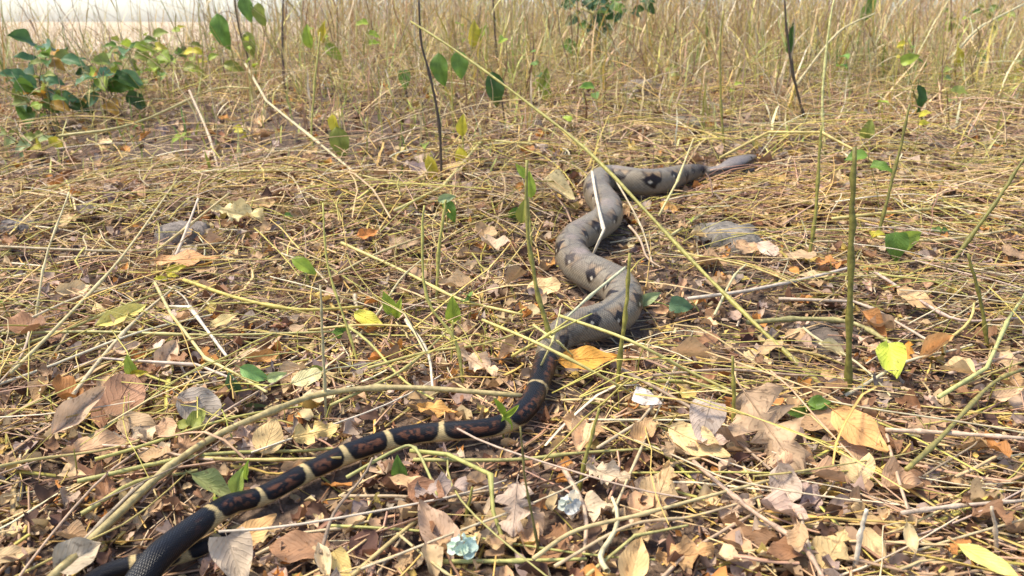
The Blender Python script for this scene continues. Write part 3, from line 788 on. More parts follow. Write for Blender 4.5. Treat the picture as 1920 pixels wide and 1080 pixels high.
LY = [
 ([(95, 1085), (210, 975), (310, 882), (400, 820), (500, 775), (590, 742), (690, 728), (800, 728), (978, 742)], 15, [.018, .022, .03, .035, .04, .04, .04, .035, .03], (0.42, 0.33, 0.14), 'thick yellowish twig lying in a long arc above the tail', 'twig', False),
 ([(270, 905), (240, 930), (160, 1010), (110, 1060)], 9, .02, GREY, 'grey brown forked side twig along the thick twig', 'twig', False),
 ([(360, 858), (500, 862), (640, 858)], 7.5, .026, GOLD, 'golden straw passing under the tail from the thick twig', 'straw', False),
 ([(140, 832), (250, 838), (370, 860), (400, 862)], 7, .026, PINK, 'pinkish straw lying across the broad tan leaf', 'straw', True),
 ([(770, 845), (840, 852), (920, 890), (925, 960), (948, 1025)], 10, [.02, .03, .05, .03, .01], (0.42, 0.40, 0.12), 'kinked green stem bending sharply below the tail', 'straw', True),
 ([(650, 895), (740, 845), (775, 838), (800, 880), (820, 930)], 7, .03, (0.42, 0.40, 0.14), 'arched thin green stem below the tail', 'straw', False),
 ([(775, 862), (960, 862), (1100, 848), (1300, 838)], 8, .022, (0.44, 0.40, 0.14), 'long green yellow straw lying level below the tail bend', 'straw', False),
 ([(830, 1053), (960, 1052), (1100, 1048)], 9.5, .018, (0.50, 0.48, 0.16), 'pale green straw lying level beside the teal bud', 'straw', False),
 ([(1000, 1048), (1080, 995), (1200, 965), (1330, 930), (1520, 880)], 9, .03, (0.58, 0.46, 0.22), 'long tan straw rising from bundled straw across leaf scraps', 'straw', False),
 ([(1040, 1062), (1180, 985), (1300, 968), (1430, 930)], 7, .026, (0.56, 0.42, 0.24), 'second long tan straw of the bundle', 'straw', False),
 ([(1100, 1080), (1190, 1005), (1290, 985)], 7, .022, (0.46, 0.42, 0.16), 'greenish straw of the bundle by the folded yellow leaf', 'straw', True),
 ([(1300, 865), (1400, 950), (1500, 1020), (1545, 1085)], 10, .028, (0.44, 0.30, 0.20), 'brown pink stick slanting below the largest torn leaf', 'twig', False),
 ([(1500, 965), (1515, 1020), (1540, 1085)], 9, .02, (0.60, 0.46, 0.30), 'tan straw joining the brown pink stick', 'straw', False),
 ([(1660, 806), (1780, 812), (1925, 822)], 9, .035, (0.60, 0.44, 0.30), 'pinkish stick lying level from the orange tan leaf', 'twig', False),
 ([(1660, 806), (1676, 870), (1702, 955)], 8, .03, (0.56, 0.40, 0.26), 'pink straw slanting down from the orange tan leaf', 'straw', False),
 ([(1690, 962), (1780, 950), (1925, 938)], 9, .03, (0.54, 0.42, 0.30), 'pale grey pink stick lying level above the pale lime leaf', 'twig', False),
 ([(1700, 880), (1760, 825), (1860, 720), (1925, 690)], 9, .04, (0.26, 0.22, 0.06), 'olive stem lying slanted beyond the pinkish stick', 'twig', False),
 ([(1760, 745), (1850, 690), (1890, 600), (1930, 540)], 8, .04, (0.50, 0.50, 0.18), 'pale green straw beside the short brown olive stem', 'straw', True),
 ([(1350, 296), (1440, 248), (1540, 248), (1600, 280), (1690, 335)], 6, [.05, .09, .10, .08, .03], (0.58, 0.46, 0.16), 'kinked golden straw arching over the snake head', 'straw', True),
 ([(1110, 322), (1118, 370), (1132, 432), (1108, 486)], 6.5, [.075, .07, .075, .02], WHITE, 'white kinked straw lying across the second coil', 'straw', True),
 ([(1172, 502), (1110, 552), (1060, 598)], 6.5, [.09, .08, .06], (0.62, 0.60, 0.36), 'pale green straw lying over the widest coil', 'straw', False),
 ([(1050, 592), (1180, 638), (1300, 700), (1450, 770)], 7, [.07, .085, .05, .03], (0.54, 0.48, 0.16), 'yellow green straw running from coils towards the torn leaf', 'straw', False),
 ([(905, 600), (1000, 640), (1100, 690), (1180, 735)], 7, [.05, .07, .05, .02], (0.56, 0.48, 0.16), 'yellow straw crossing the start of the tail', 'straw', False),
 ([(140, 690), (190, 672), (370, 684), (440, 712)], 7, .035, (0.60, 0.47, 0.36), 'pale pink kinked straw over a dark hollow', 'straw', True),
 ([(130, 750), (190, 672), (260, 595), (320, 545)], 7.5, .035, (0.60, 0.48, 0.28), 'tan straw meeting the pink kinked straw at a corner', 'straw', False),
 ([(310, 575), (355, 575), (425, 668)], 7.5, .03, WHITE, 'bent white straw beside the yellow green leaf', 'straw', True),
 ([(290, 530), (320, 588), (385, 672), (440, 700), (500, 735)], 7, .035, (0.62, 0.52, 0.22), 'pale yellow kinked straw beside the bent white straw', 'straw', True),
 ([(345, 525), (450, 560), (560, 580), (680, 575)], 8, .035, (0.60, 0.48, 0.12), 'golden straw lying in front of the rust brown narrow leaf', 'straw', False),
 ([(0, 660), (120, 620), (240, 570), (330, 540)], 6.5, .03, (0.52, 0.46, 0.16), 'greenish straw under the yellow green leaf', 'straw', False),
 ([(0, 625), (180, 622), (400, 628), (620, 622)], 6.5, .03, (0.54, 0.48, 0.18), 'long level greenish straw over the dark hollow', 'straw', False),
 ([(20, 700), (110, 610), (230, 480), (330, 340)], 6, [.03, .05, .06, .05], (0.56, 0.46, 0.22), 'long slanting straw from shrub side to the tan straw', 'straw', False),
 ([(0, 462), (130, 468), (260, 470), (420, 455)], 6, .03, (0.48, 0.38, 0.22), 'level brown straw behind the rust brown leaf', 'straw', False),
 ([(330, 480), (350, 430), (372, 372)], 6, [.03, .06, .10], (0.66, 0.52, 0.38), 'pale pink straw propped over the grey stone', 'straw', False),
 ([(280, 480), (345, 430), (430, 362)], 6, [.03, .05, .09], (0.62, 0.48, 0.22), 'tan straw propped beside the cream torn leaf', 'straw', False),
 ([(0, 375), (120, 345), (260, 320), (350, 300)], 7, .03, (0.52, 0.42, 0.18), 'golden straw lying below the leafy shrub', 'straw', False),
 ([(110, 255), (250, 232), (400, 168), (470, 165)], 5, .08, (0.56, 0.48, 0.20), 'golden straw sweeping over the brown litter by the shrub', 'straw', False),
 ([(355, 170), (390, 250), (410, 320)], 5, [.10, .06, .03], (0.58, 0.44, 0.28), 'pink straw slanting over the brown litter', 'straw', False),
 ([(460, 120), (500, 190), (600, 270), (660, 320)], 5.5, [.14, .10, .05, .03], (0.60, 0.50, 0.28), 'pale kinked straw before the tall dry grass', 'straw', True),
 ([(600, 285), (740, 255), (850, 210)], 5, .04, (0.56, 0.44, 0.28), 'pink straw lying behind the yellow leaves', 'straw', False),
 ([(360, 322), (520, 320), (640, 322), (760, 350)], 6, .035, (0.56, 0.48, 0.18), 'golden level straw before the brown litter', 'straw', False),
 ([(740, 395), (830, 350), (905, 262), (1000, 270)], 5.5, .05, (0.60, 0.52, 0.20), 'pale yellow straw arching beside the dark slender stem', 'straw', True),
 ([(1260, 440), (1320, 400), (1410, 350), (1500, 310)], 5, .03, (0.58, 0.50, 0.22), 'thin straw lying below the snake head', 'straw', False),
 ([(1290, 560), (1400, 545), (1520, 520), (1600, 500)], 8, .03, (0.60, 0.50, 0.38), 'pale pink stick lying before the flat grey stone', 'straw', False),
 ([(1400, 605), (1500, 598), (1600, 606), (1680, 650)], 10, .025, (0.34, 0.30, 0.12), 'curved olive brown twig along the dark flaky stone', 'twig', False),
 ([(1460, 560), (1600, 565), (1640, 580), (1760, 650)], 7.5, .03, (0.54, 0.42, 0.30), 'grey pink kinked straw past the tall olive stem', 'straw', True),
 ([(1640, 510), (1720, 560), (1800, 600), (1925, 595)], 7, .03, (0.58, 0.42, 0.32), 'pink straw lying past the tan flat leaf', 'straw', False),
 ([(1780, 700), (1850, 680), (1925, 655)], 7, .03, (0.58, 0.42, 0.30), 'pink straw lying before the short brown olive stem', 'straw', False),
 ([(1645, 445), (1760, 450), (1900, 430)], 7, .03, (0.58, 0.46, 0.22), 'tan straw behind the bright two leaved seedling', 'straw', False),
 ([(1560, 410), (1700, 395), (1925, 380)], 7, .035, (0.62, 0.52, 0.20), 'long golden level straw crossing olive stems', 'straw', False),
 ([(1120, 840), (1200, 790), (1240, 740), (1290, 640)], 6, .03, (0.60, 0.46, 0.28), 'tan straw running up beside the white petal like leaf', 'straw', True),
 ([(1150, 960), (1185, 880), (1300, 620)], 5, .03, (0.58, 0.46, 0.26), 'thin tan straw past the beige nibbled leaf', 'straw', False),
 ([(640, 930), (740, 930), (830, 935), (1000, 905)], 7, .02, (0.54, 0.40, 0.24), 'level tan straw below the kinked green stem', 'straw', True),
 ([(660, 1080), (740, 1010), (800, 960), (830, 935)], 9, .02, (0.50, 0.38, 0.16), 'brown yellow straw rising to the level tan straw', 'straw', False),
 ([(745, 1000), (830, 1070), (860, 1085)], 6, .02, (0.50, 0.42, 0.20), 'thin straw slanting before the teal bud', 'straw', False),
 ([(480, 1040), (560, 1000), (640, 990), (700, 975)], 7, .018, (0.60, 0.46, 0.26), 'forked tan straw below the tan orange leaf', 'straw', True),
 ([(1240, 1085), (1300, 1030), (1420, 960), (1500, 925)], 7, .02, (0.54, 0.38, 0.24), 'pinkish straw over the orange brown torn leaf', 'straw', False),
 ([(1340, 590), (1375, 520), (1400, 495)], 5, .03, (0.60, 0.54, 0.28), 'short pale straw before the flat grey stone', 'straw', False),
 ([(1150, 330), (1200, 420), (1225, 500)], 4, [.07, .02, .02], (0.62, 0.50, 0.32), 'thin pale straw hanging beside the first coil', 'straw', False),
 ([(1235, 405), (1270, 340), (1300, 260)], 4.5, [.03, .08, .06], (0.64, 0.54, 0.24), 'thin pale straw crossing the snake neck', 'straw', True),
 ([(960, 668), (1020, 632), (1070, 598)], 6, [.03, .065, .07], (0.58, 0.50, 0.15), 'yellow straw lying over the narrowing of the body', 'straw', False),
 ([(1000, 610), (1045, 640), (1075, 668)], 5, [.05, .06, .03], (0.60, 0.54, 0.20), 'short pale green straw across the narrowing of the body', 'straw', True),
 ([(985, 655), (1040, 622), (1110, 588)], 4.5, [.03, .07, .08], (0.50, 0.46, 0.13), 'thin greenish straw draped over the last coil', 'straw', False),
 ([(1012, 690), (1036, 640), (1052, 575)], 4.5, [.03, .065, .06], (0.62, 0.54, 0.22), 'thin pale straw propped on the narrowing of the body', 'straw', True),
 ([(690, 690), (800, 660), (905, 645), (1010, 612)], 6, .035, (0.56, 0.48, 0.16), 'yellow straw leading to the start of the tail', 'straw', False),
 ([(620, 760), (760, 690), (860, 600)], 6, .035, (0.52, 0.46, 0.16), 'greenish straw rising behind the thick twig', 'straw', False),
 ([(620, 520), (720, 470), (860, 420)], 5, .03, (0.58, 0.46, 0.22), 'tan straw crossing behind the yellow stems', 'straw', False),
 ([(640, 455), (760, 510), (860, 560), (980, 590)], 7, .035, (0.60, 0.50, 0.18), 'golden straw running from yellow stems to the coils', 'straw', False),
]
for pp, w, lf, c, label, cat, kink in LY:
    L, r = lying(pp, w, lf, kink=kink)
    stalk_object('twig' if cat == 'twig' else 'straw', L, r, c, label, cat, M_STEM_O if cat == 'twig' else M_STRAW_O, taper=0.7, sides=7 if cat == 'twig' else 5, nodes=3 if cat == 'twig' else 1)

# ------------------------------------------------------------------ stones
def stone(px, py, wpx, hpx, colour, label, seed, flat=0.5):
    p = gp(px, py + hpx * 0.3, 0.0)
    w = wpx * depth(p) / FPX / 2; h = hpx * depth(p) / FPX
    bm = bmesh.new(); bmesh.ops.create_icosphere(bm, subdivisions=4, radius=1)
    co = np.array([v.co[:] for v in bm.verts])
    d = 1 + 0.5 * (fbm(co[:, 0] * 1.6 + seed, co[:, 1] * 1.6 + co[:, 2] * 1.1, seed, 3) - 0.4) + 0.12 * (vnoise(co[:, 0] * 7 + seed, co[:, 1] * 7 + co[:, 2] * 5, 2) - 0.5)
    co = co * d[:, None]
    d2 = fbm(co[:, 0] * 3.2 + seed, co[:, 1] * 3.2 + co[:, 2] * 2.1, seed + 3, 3)
    co = co * (1 + 0.5 * (d2 - 0.45))[:, None]
    co[:, 2] = np.where(co[:, 2] > 0, np.tanh(co[:, 2] * 1.5) / 1.5 * 1.4, co[:, 2])
    for v, c in zip(bm.verts, co): v.co = (c[0] * w, c[1] * w * 0.75, c[2] * h * flat)
    me = bpy.data.meshes.new('stone'); bm.to_mesh(me); bm.free()
    for q in me.polygons: q.use_smooth = True
    o = add('stone', me, M_STONE); o.location = p + Vector((0, w * 0.35, 0.004 - h * 0.12)); o.rotation_euler = (0, 0, seed)
    o.color = (colour[0] * 0.74, colour[1] * 0.66, colour[2] * 0.56, 1)
    tag(o, label, 'stone')
stone(1205, 168, 92, 52, (0.30, 0.27, 0.25), 'rounded grey stone at the edge of the tall grass', 1, .85)
stone(1372, 446, 160, 66, (0.25, 0.245, 0.235), 'flat blue grey stone half sunk in straw beyond the coils', 2, .75)
stone(342, 440, 104, 62, (0.27, 0.25, 0.245), 'grey stone behind the rust brown narrow leaf', 3, .8)
stone(1560, 632, 170, 56, (0.17, 0.145, 0.125), 'dark flaky stone lying at the foot of the tall olive stem', 4, .5)
stone(1295, 226, 110, 40, (0.25, 0.24, 0.20), 'greenish grey flat stone behind the snake neck', 5, .6)
stone(30, 424, 84, 36, (0.24, 0.23, 0.24), 'small bluish grey stone below the leafy shrub', 6, .7)
stone(1020, 282, 40, 34, (0.42, 0.37, 0.35), 'small pale lilac stone behind the first coil', 7, .8)

# ------------------------------------------------------------------ green plants
G = {'green': (0.16, 0.27, 0.045), 'dark': (0.07, 0.14, 0.03), 'lime': (0.36, 0.46, 0.06), 'yellow': (0.58, 0.50, 0.05), 'pale': (0.40, 0.50, 0.22), 'olive': (0.27, 0.30, 0.06), 'orange': (0.56, 0.30, 0.05), 'blue': (0.12, 0.23, 0.10)}
def leaf_on(root, px, py, lpx, ang, ratio, colour, shape, Yw, stem=None, depthdir=0.0, up=0.45, petc=YG):
    """a live leaf centred on a pixel at world depth Yw, blade turned partly to the viewer"""
    p = at_y(px, py, Yw)
    L = lpx * depth(p) / FPX
    a = math.radians(ang)
    x = Vector((math.cos(a), depthdir, math.sin(a))).normalized()
    n = Vector((R.uniform(-.35, .35), -1, up + R.uniform(-.2, .2))).normalized()
    me, rm = SHAPES[shape]
    o = add('leaf', me, M_LIVE_O, root)
    mw = face_matrix(p - root.location, x, n, L * 1.05, ratio)
    o.matrix_local = mw
    o.color = jit(G[colour] if isinstance(colour, str) else colour, 0.12)
    m = add('midrib', rm, M_RIB_O, o); m.color = tuple(min(1, v * 1.15) for v in o.color[:3]) + (1,)
    if stem is not None:
        b = np.array(p - x * L * 0.5)
        s = np.asarray(stem); i = int(np.argmin(np.linalg.norm(s - b, axis=1)))
        q = s[i]
        if np.linalg.norm(q - b) < 0.2:
            mid = (q + b) / 2 + np.array([0, 0, 0.15 * np.linalg.norm(q - b)])
            line = spline([q, mid, b], 6) - np.array(root.location)
            tv, tf = tubes(line[None], np.full((1, 6), 0.0009), 4)
            t = add('leaf_stalk', build_mesh('leaf_stalk', tv, tf), M_STEM_O, root); t.color = (*petc, 1)
    return o

def sprout(name, label, stem_px, wpx, lean, leaves, colour=YG, cat='seedling', group=None):
    L, r = rising(stem_px, wpx, lean)
    root = empty(name, tuple(L[0]), label, cat, group)
    tv, tf = tubes((L - L[0])[None], (r * np.linspace(1, .6, len(L)))[None], 6)
    s = add('stem', build_mesh('stem', tv, tf), M_STEM_O, root); s.color = (*colour, 1)
    for lf in leaves:
        px, py = lf[0], lf[1]
        i = int(np.argmin([math.hypot(project(q)[0] - px, project(q)[1] - py) for q in L]))
        leaf_on(root, *lf, Yw=float(L[i][1]) - 0.008, stem=L, petc=colour)
    return root

sprout('seedling', 'two oval green leaves on a thin stem in pale tall grass', [(850, 260), (848, 190), (845, 100)], 4, .03, [(829, 131, 60, -80, .55, 'green', 'live0'), (862, 122, 50, -85, .62, 'green', 'live2')])
sprout('seedling', 'dark green oval leaf hanging above the long olive stem', [(950, 255), (940, 180), (930, 138)], 4, .03, [(927, 168, 62, -82, .55, 'dark', 'live0')], DARK)
sprout('seedling', 'small green leaf on a dark stem before the tall dry grass', [(766, 195), (760, 160), (757, 135)], 4, .02, [(757, 150, 34, -85, .7, 'green', 'live1')], DARK)
sprout('seedling', 'yellowing pair of upright leaves over straw beside brown litter', [(642, 310), (640, 270), (636, 210)], 4, .03, [(630, 234, 40, -75, .5, 'yellow', 'live2'), (638, 268, 58, -80, .6, 'olive', 'live0')])
sprout('seedling', 'bright yellow hanging leaf in front of the dark slender stem', [(815, 350), (812, 300), (806, 285)], 4, .02, [(811, 316, 50, -72, .42, 'yellow', 'live2')])
sprout('seedling', 'two yellow leaves one above another on a thin stem', [(872, 330), (868, 270), (868, 215)], 4, .03, [(866, 300, 46, -80, .5, 'yellow', 'live0'), (868, 234, 40, 85, .5, 'yellow', 'live2')])
sprout('seedling', 'bright green two leaved seedling beyond the tall olive stem', [(1682, 500), (1684, 475), (1690, 445)], 5, .02, [(1678, 462, 54, -80, .75, 'green', 'live1'), (1704, 445, 46, 25, .75, 'lime', 'live1')], GREEN)
sprout('seedling', 'blue green round leaf beside the widest snake bend', [(1265, 600), (1268, 585), (1272, 570)], 4, .01, [(1277, 573, 44, -10, .7, (0.16, 0.27, 0.12), 'live1'), (1218, 560, 46, 30, .45, 'pale', 'live2')], GREEN)
sprout('seedling', 'pair of yellow green pointed leaves by a bright yellow leaf', [(745, 620), (740, 590), (730, 555)], 4, .02, [(728, 568, 48, 110, .5, 'lime', 'live0'), (748, 578, 40, 75, .45, 'lime', 'live2')])
sprout('seedling', 'single upright yellow green leaf facing the viewer on thin stem', [(852, 640), (850, 615), (849, 560)], 4, .01, [(848, 580, 54, 90, .52, 'lime', 'live0')])
sprout('seedling', 'fresh green slanting leaf behind the pale grey green stem', [(590, 540), (575, 520), (560, 495)], 4, .01, [(571, 501, 54, -38, .45, 'lime', 'live2')], GREEN)
sprout('seedling', 'cluster of green leaves behind the thick yellowish twig', [(470, 760), (466, 735), (462, 700)], 5, .02, [(478, 700, 56, -25, .5, (0.22, 0.40, 0.12), 'live0'), (436, 722, 52, 100, .55, 'blue', 'live2'), (440, 752, 40, -60, .5, 'olive', 'live0'), (520, 705, 40, 20, .45, 'pale', 'live2'), (484, 766, 52, 5, .4, 'pale', 'live0')], GREEN)
sprout('seedling', 'small fresh green leaf folded upright just below the tail', [(752, 910), (750, 895), (748, 860)], 5, .01, [(748, 876, 52, 95, .55, 'green', 'live0')], GREEN)
sprout('seedling', 'yellow green pointed leaf on thin stem above the brown leaf', [(255, 770), (248, 730), (244, 690)], 4, .02, [(245, 684, 42, 100, .5, 'lime', 'live2'), (262, 700, 34, 10, .4, 'yellow', 'live0')])
sprout('seedling', 'twisted lime leaf climbing over the tail bend', [(945, 820), (942, 790), (940, 755)], 5, .0, [(948, 790, 44, 95, .5, 'lime', 'live2'), (936, 762, 42, 120, .3, 'lime', 'slim'), (958, 770, 40, 40, .28, 'lime', 'slim')])
sprout('seedling', 'green leaves on the green stem in front of the coils', [(1000, 470), (992, 400), (986, 320)], 5, .03, [(982, 395, 46, 80, .45, 'olive', 'live2'), (994, 345, 50, 95, .4, 'lime', 'live0'), (978, 320, 34, 130, .45, 'lime', 'live0')])
sprout('seedling', 'light green leaf cluster by the curled dull green leaf', [(452, 940), (455, 915), (460, 880)], 5, .01, [(450, 900, 60, 70, .5, (0.40, 0.52, 0.12), 'live0'), (420, 938, 40, 160, .5, 'lime', 'live1'), (466, 880, 44, 80, .3, 'lime', 'slim')], GREEN)
sprout('seedling', 'small green seedling leaf on top of the yellow green stem', [(838, 440), (838, 415), (840, 385)], 4, .01, [(845, 398, 40, -70, .55, 'green', 'live1'), (838, 372, 34, 15, .5, (0.30, 0.38, 0.18), 'live0')])
sprout('seedling', 'small round green leaf low in straw beside the green stem', [(968, 415), (966, 405), (964, 390)], 4, .01, [(964, 396, 26, 70, .8, 'green', 'live1')], GREEN)
sprout('seedling', 'dark green leaf on the olive leaning stem', [(1735, 260), (1728, 220), (1712, 170)], 4, .02, [(1719, 186, 50, -85, .45, 'dark', 'live0'), (1706, 112, 34, 20, .6, 'lime', 'live1')], OLIVE)
sprout('seedling', 'olive green leaf above golden level straw past the head', [(1635, 290), (1630, 262), (1626, 236)], 4, .02, [(1627, 240, 36, 80, .7, 'olive', 'live1')])
sprout('seedling', 'narrow dark leaf held against the dark thin stem', [(1496, 190), (1486, 120), (1480, 50)], 4, .02, [(1483, 72, 56, 88, .24, 'dark', 'live0')], DARK)
sprout('seedling', 'upright green leaf at the top of pale straw past the head', [(1600, 110), (1612, 60), (1622, 10)], 4, .03, [(1624, 14, 54, 70, .45, 'green', 'live0')], GREEN)
sprout('seedling', 'green leaf pair in the tall grass behind the hanging dark leaf', [(1030, 200), (1025, 170), (1018, 120)], 4, .03, [(1022, 150, 44, 80, .5, 'olive', 'live0'), (1022, 172, 34, 90, .55, 'lime', 'live2')])
sprout('seedling', 'green leaf under the thick green tan straw', [(1075, 150), (1072, 110), (1068, 80)], 4, .03, [(1070, 94, 36, -40, .7, 'green', 'live1')])
sprout('seedling', 'yellow green leaf in tall grass beside the thin yellow stem', [(640, 170), (636, 130), (625, 80)], 4, .03, [(627, 98, 40, -45, .55, 'lime', 'live0'), (580, 68, 42, 95, .5, 'lime', 'live2'), (608, 60, 38, 80, .4, 'yellow', 'live0')])
sprout('seedling', 'yellow leaf high in tall grass behind the two oval leaves', [(900, 160), (893, 110), (886, 40)], 4, .03, [(887, 62, 48, 85, .45, 'yellow', 'live2'), (905, 64, 36, 60, .4, 'lime', 'live0')])
sprout('seedling', 'yellow green broad leaf on straw by olive lying stem', [(1910, 160), (1912, 150), (1915, 140)], 4, .01, [(1912, 140, 40, 30, .6, 'yellow', 'live1'), (1795, 106, 36, 100, .6, 'yellow', 'live1')])
sprout('seedling', 'tall stem with four green hanging leaves in tall grass', [(480, 190), (468, 120), (450, 60), (440, 0), (445, -40)], 4.5, .05, [(420, 60, 66, -75, .52, 'green', 'live0'), (463, 18, 46, -75, .55, 'green', 'live2'), (492, 28, 44, -75, .6, 'olive', 'live0'), (470, 84, 46, -82, .5, 'olive', 'live2'), (440, 128, 40, -20, .5, 'olive', 'live0')], (0.14, 0.10, 0.05))

# pale buds
def bud(px, py, spx, label, colour, seed):
    b = gp(px, py + spx * 0.3, 0.03)
    root = empty('flower_bud', b, label, 'bud')
    rr = random.Random(seed); s = spx * depth(b) / FPX
    for i in range(7):
        a = i * 2.4
        n = Vector((math.cos(a) * .8, math.sin(a) * .8 - .5, 0.9)).normalized()
        x = Vector((-math.sin(a), math.cos(a), rr.uniform(-.3, .6)))
        x = (x - n * x.dot(n)).normalized()
        o = add('petal', SHAPES[f'curled{i % 3}'][0], M_LIVE_O, root)
        o.matrix_local = face_matrix(Vector((math.cos(a), math.sin(a), 0.6 + rr.uniform(0, .8))) * s * 0.22, x, n, s * rr.uniform(.45, .7), .75)
        o.color = jit(colour, .1)
bud(866, 1018, 58, 'pale teal crumpled bud at the foot of a short green stub', (0.62, 0.74, 0.62), 1)
bud(1068, 943, 44, 'whitish crumpled bud at the foot of the olive pointed stub', (0.60, 0.62, 0.54), 2)

def shrub(name, label, base_px, stems, spread, h, nleaf, lsize, colours, seed, cat='shrub', group=None, nstem=7, up=True):
    rr = random.Random(seed)
    b = gp(*base_px)
    root = empty(name, b, label, cat, group)
    lines = []
    for i in range(nstem):
        a = rr.uniform(0, 6.28); sp_ = spread * rr.uniform(.3, 1)
        top = Vector((math.cos(a) * sp_, math.sin(a) * sp_ * .6, h * rr.uniform(.6, 1.05)))
        m1 = top * 0.5 + Vector((rr.uniform(-.1, .1) * spread, rr.uniform(-.1, .1) * spread, h * .12))
        ln = spline([(0 + rr.uniform(-.3, .3) * spread, rr.uniform(-.2, .2) * spread, -0.02), m1, top], 12)
        lines.append(ln)
        tv, tf = tubes(ln[None], (np.linspace(.0022, .001, 12))[None], 5)
        s = add('stem', build_mesh('stem', tv, tf), M_STEM_O, root); s.color = (*rr.choice([DARK, OLIVE, OLIVE2, GREY]), 1)
    for i in range(nleaf):
        ln = rr.choice(lines); t = rr.randint(4, 11)
        q = Vector(ln[t]); a = rr.uniform(0, 6.28)
        x = Vector((math.cos(a), math.sin(a), rr.uniform(-.9, .35))).normalized()
        L = lsize * rr.uniform(.6, 1.2)
        n = Vector((rr.uniform(-.6, .6), -1.1 + rr.uniform(-.5, .5), .8)); n = (n - x * n.dot(x)).normalized()
        pet = L * rr.uniform(.3, .6)
        me, rm = SHAPES[f'live{rr.randint(0, 2)}']
        o = add('leaf', me, M_LIVE_O, root)
        o.matrix_local = face_matrix(q + x * (pet + L * .5), x, n, L, rr.uniform(.5, .75))
        c = rr.choice(colours); o.color = jit(G[c] if isinstance(c, str) else c, .2)
        tv, tf = tubes(spline([q, q + x * pet * .5 + Vector((0, 0, pet * .12)), q + x * pet], 5)[None], np.full((1, 5), .0009), 4)
        t_ = add('leaf_stalk', build_mesh('leaf_stalk', tv, tf), M_STEM_O, root); t_.color = (*OLIVE2, 1)
    return root
GR = ['green', 'green', 'blue', 'olive', 'dark', 'blue']
shrub('shrub', 'low leafy shrub with broad bluish green leaves under golden straw', (90, 255), 8, .32, .27, 46, .090, GR + ['orange'], 3, nstem=9)
shrub('shrub', 'small green shrub with orange leaves beside the larger leafy shrub', (205, 232), 7, .24, .27, 30, .080, GR + ['lime', 'orange'], 4)
shrub('shrub', 'sparse shrub of bright green leaves behind the bluish green shrub', (270, 190), 7, .24, .27, 22, .072, ['lime', 'green', 'olive', 'yellow'], 8)
shrub('shrub', 'dense dark green leafy clump hiding in the tall grass', (1115, 122), 9, .30, .50, 74, .070, ['dark', 'blue', 'green'], 5)
shrub('shrub', 'dull green leafy clump in tall grass near the leaning pale straw', (1820, 112), 8, .24, .30, 24, .05, ['olive', 'olive', 'green', 'lime'], 6)
shrub('shrub', 'thin shrub with yellowing leaves in tall grass by four hanging leaves', (370, 170), 7, .26, .28, 18, .068, ['yellow', 'lime', 'olive', 'green'], 7)
shrub('shrub', 'low yellow green clump below golden straw at brown litter', (60, 300), 7, .16, .12, 14, .05, ['pale', 'yellow', 'olive'], 9)

# ------------------------------------------------------------------ naming by neighbours
MARKS = [('by the snake head', (1385, 312)), ('beside the first coil', (1120, 360)), ('beside the second coil', (1075, 470)), ('beside the widest snake bend', (1180, 580)),
         ('beside the start of the tail', (1015, 710)), ('beside the banded tail', (880, 806)), ('beside the banded tail', (700, 832)), ('near the end of the tail', (430, 964)),
         ('by the flat grey stone', (1370, 445)), ('by the rounded grey stone', (1205, 165)), ('by the tall olive stem', (1592, 730)), ('below the leafy shrub', (110, 280)),
         ('beside the thick twig', (300, 890)), ('by the pale teal bud', (865, 1020)), ('by the largest torn leaf', (1440, 820)), ('by the dark slender stem', (826, 350)),
         ('by the cream torn leaf', (447, 401)), ('by the yellow green fallen leaf', (228, 591)), ('by the pale lime leaf', (1850, 1050)), ('by the two leaved seedling', (1685, 480)),
         ('by the dark flaky stone', (1560, 632)), ('by the bundled straw', (1180, 980)), ('by the brown litter heap', (400, 260)), ('among the yellow stems', (700, 520)),
         ('by the short brown olive stem', (1850, 640)), ('by the pinkish stick', (1780, 830)), ('by the pale broken spike', (1600, 1060)), ('behind the snake neck', (1300, 240)),
         ('beyond the olive leaning stem', (1800, 300)), ('by the four hanging leaves', (480, 180)), ('by the hanging dark leaf', (940, 220)),
         ('by the dense dark green clump', (1110, 112)), ('by the dull green clump', (1820, 112)), ('by the two oval green leaves', (850, 250)), ('by the narrow dark leaf', (1500, 200)),
         ('by the shrub with yellowing leaves', (370, 170)), ('by the bright green shrub', (270, 190)), ('by the thin green stem', (1355, 200)), ('by the yellowing leaf pair', (642, 300)),
         ('by the rust brown leaf', (352, 487)), ('by the lilac grey leaf', (373, 760)), ('by the greyish square leaf', (965, 958)), ('by the olive lying stem', (1800, 780))]
MP = [(m, gp(*q)) for m, q in MARKS]
def where(p):
    return min(MP, key=lambda m: (m[1].x - p[0]) ** 2 + (m[1].y - p[1]) ** 2)[0]

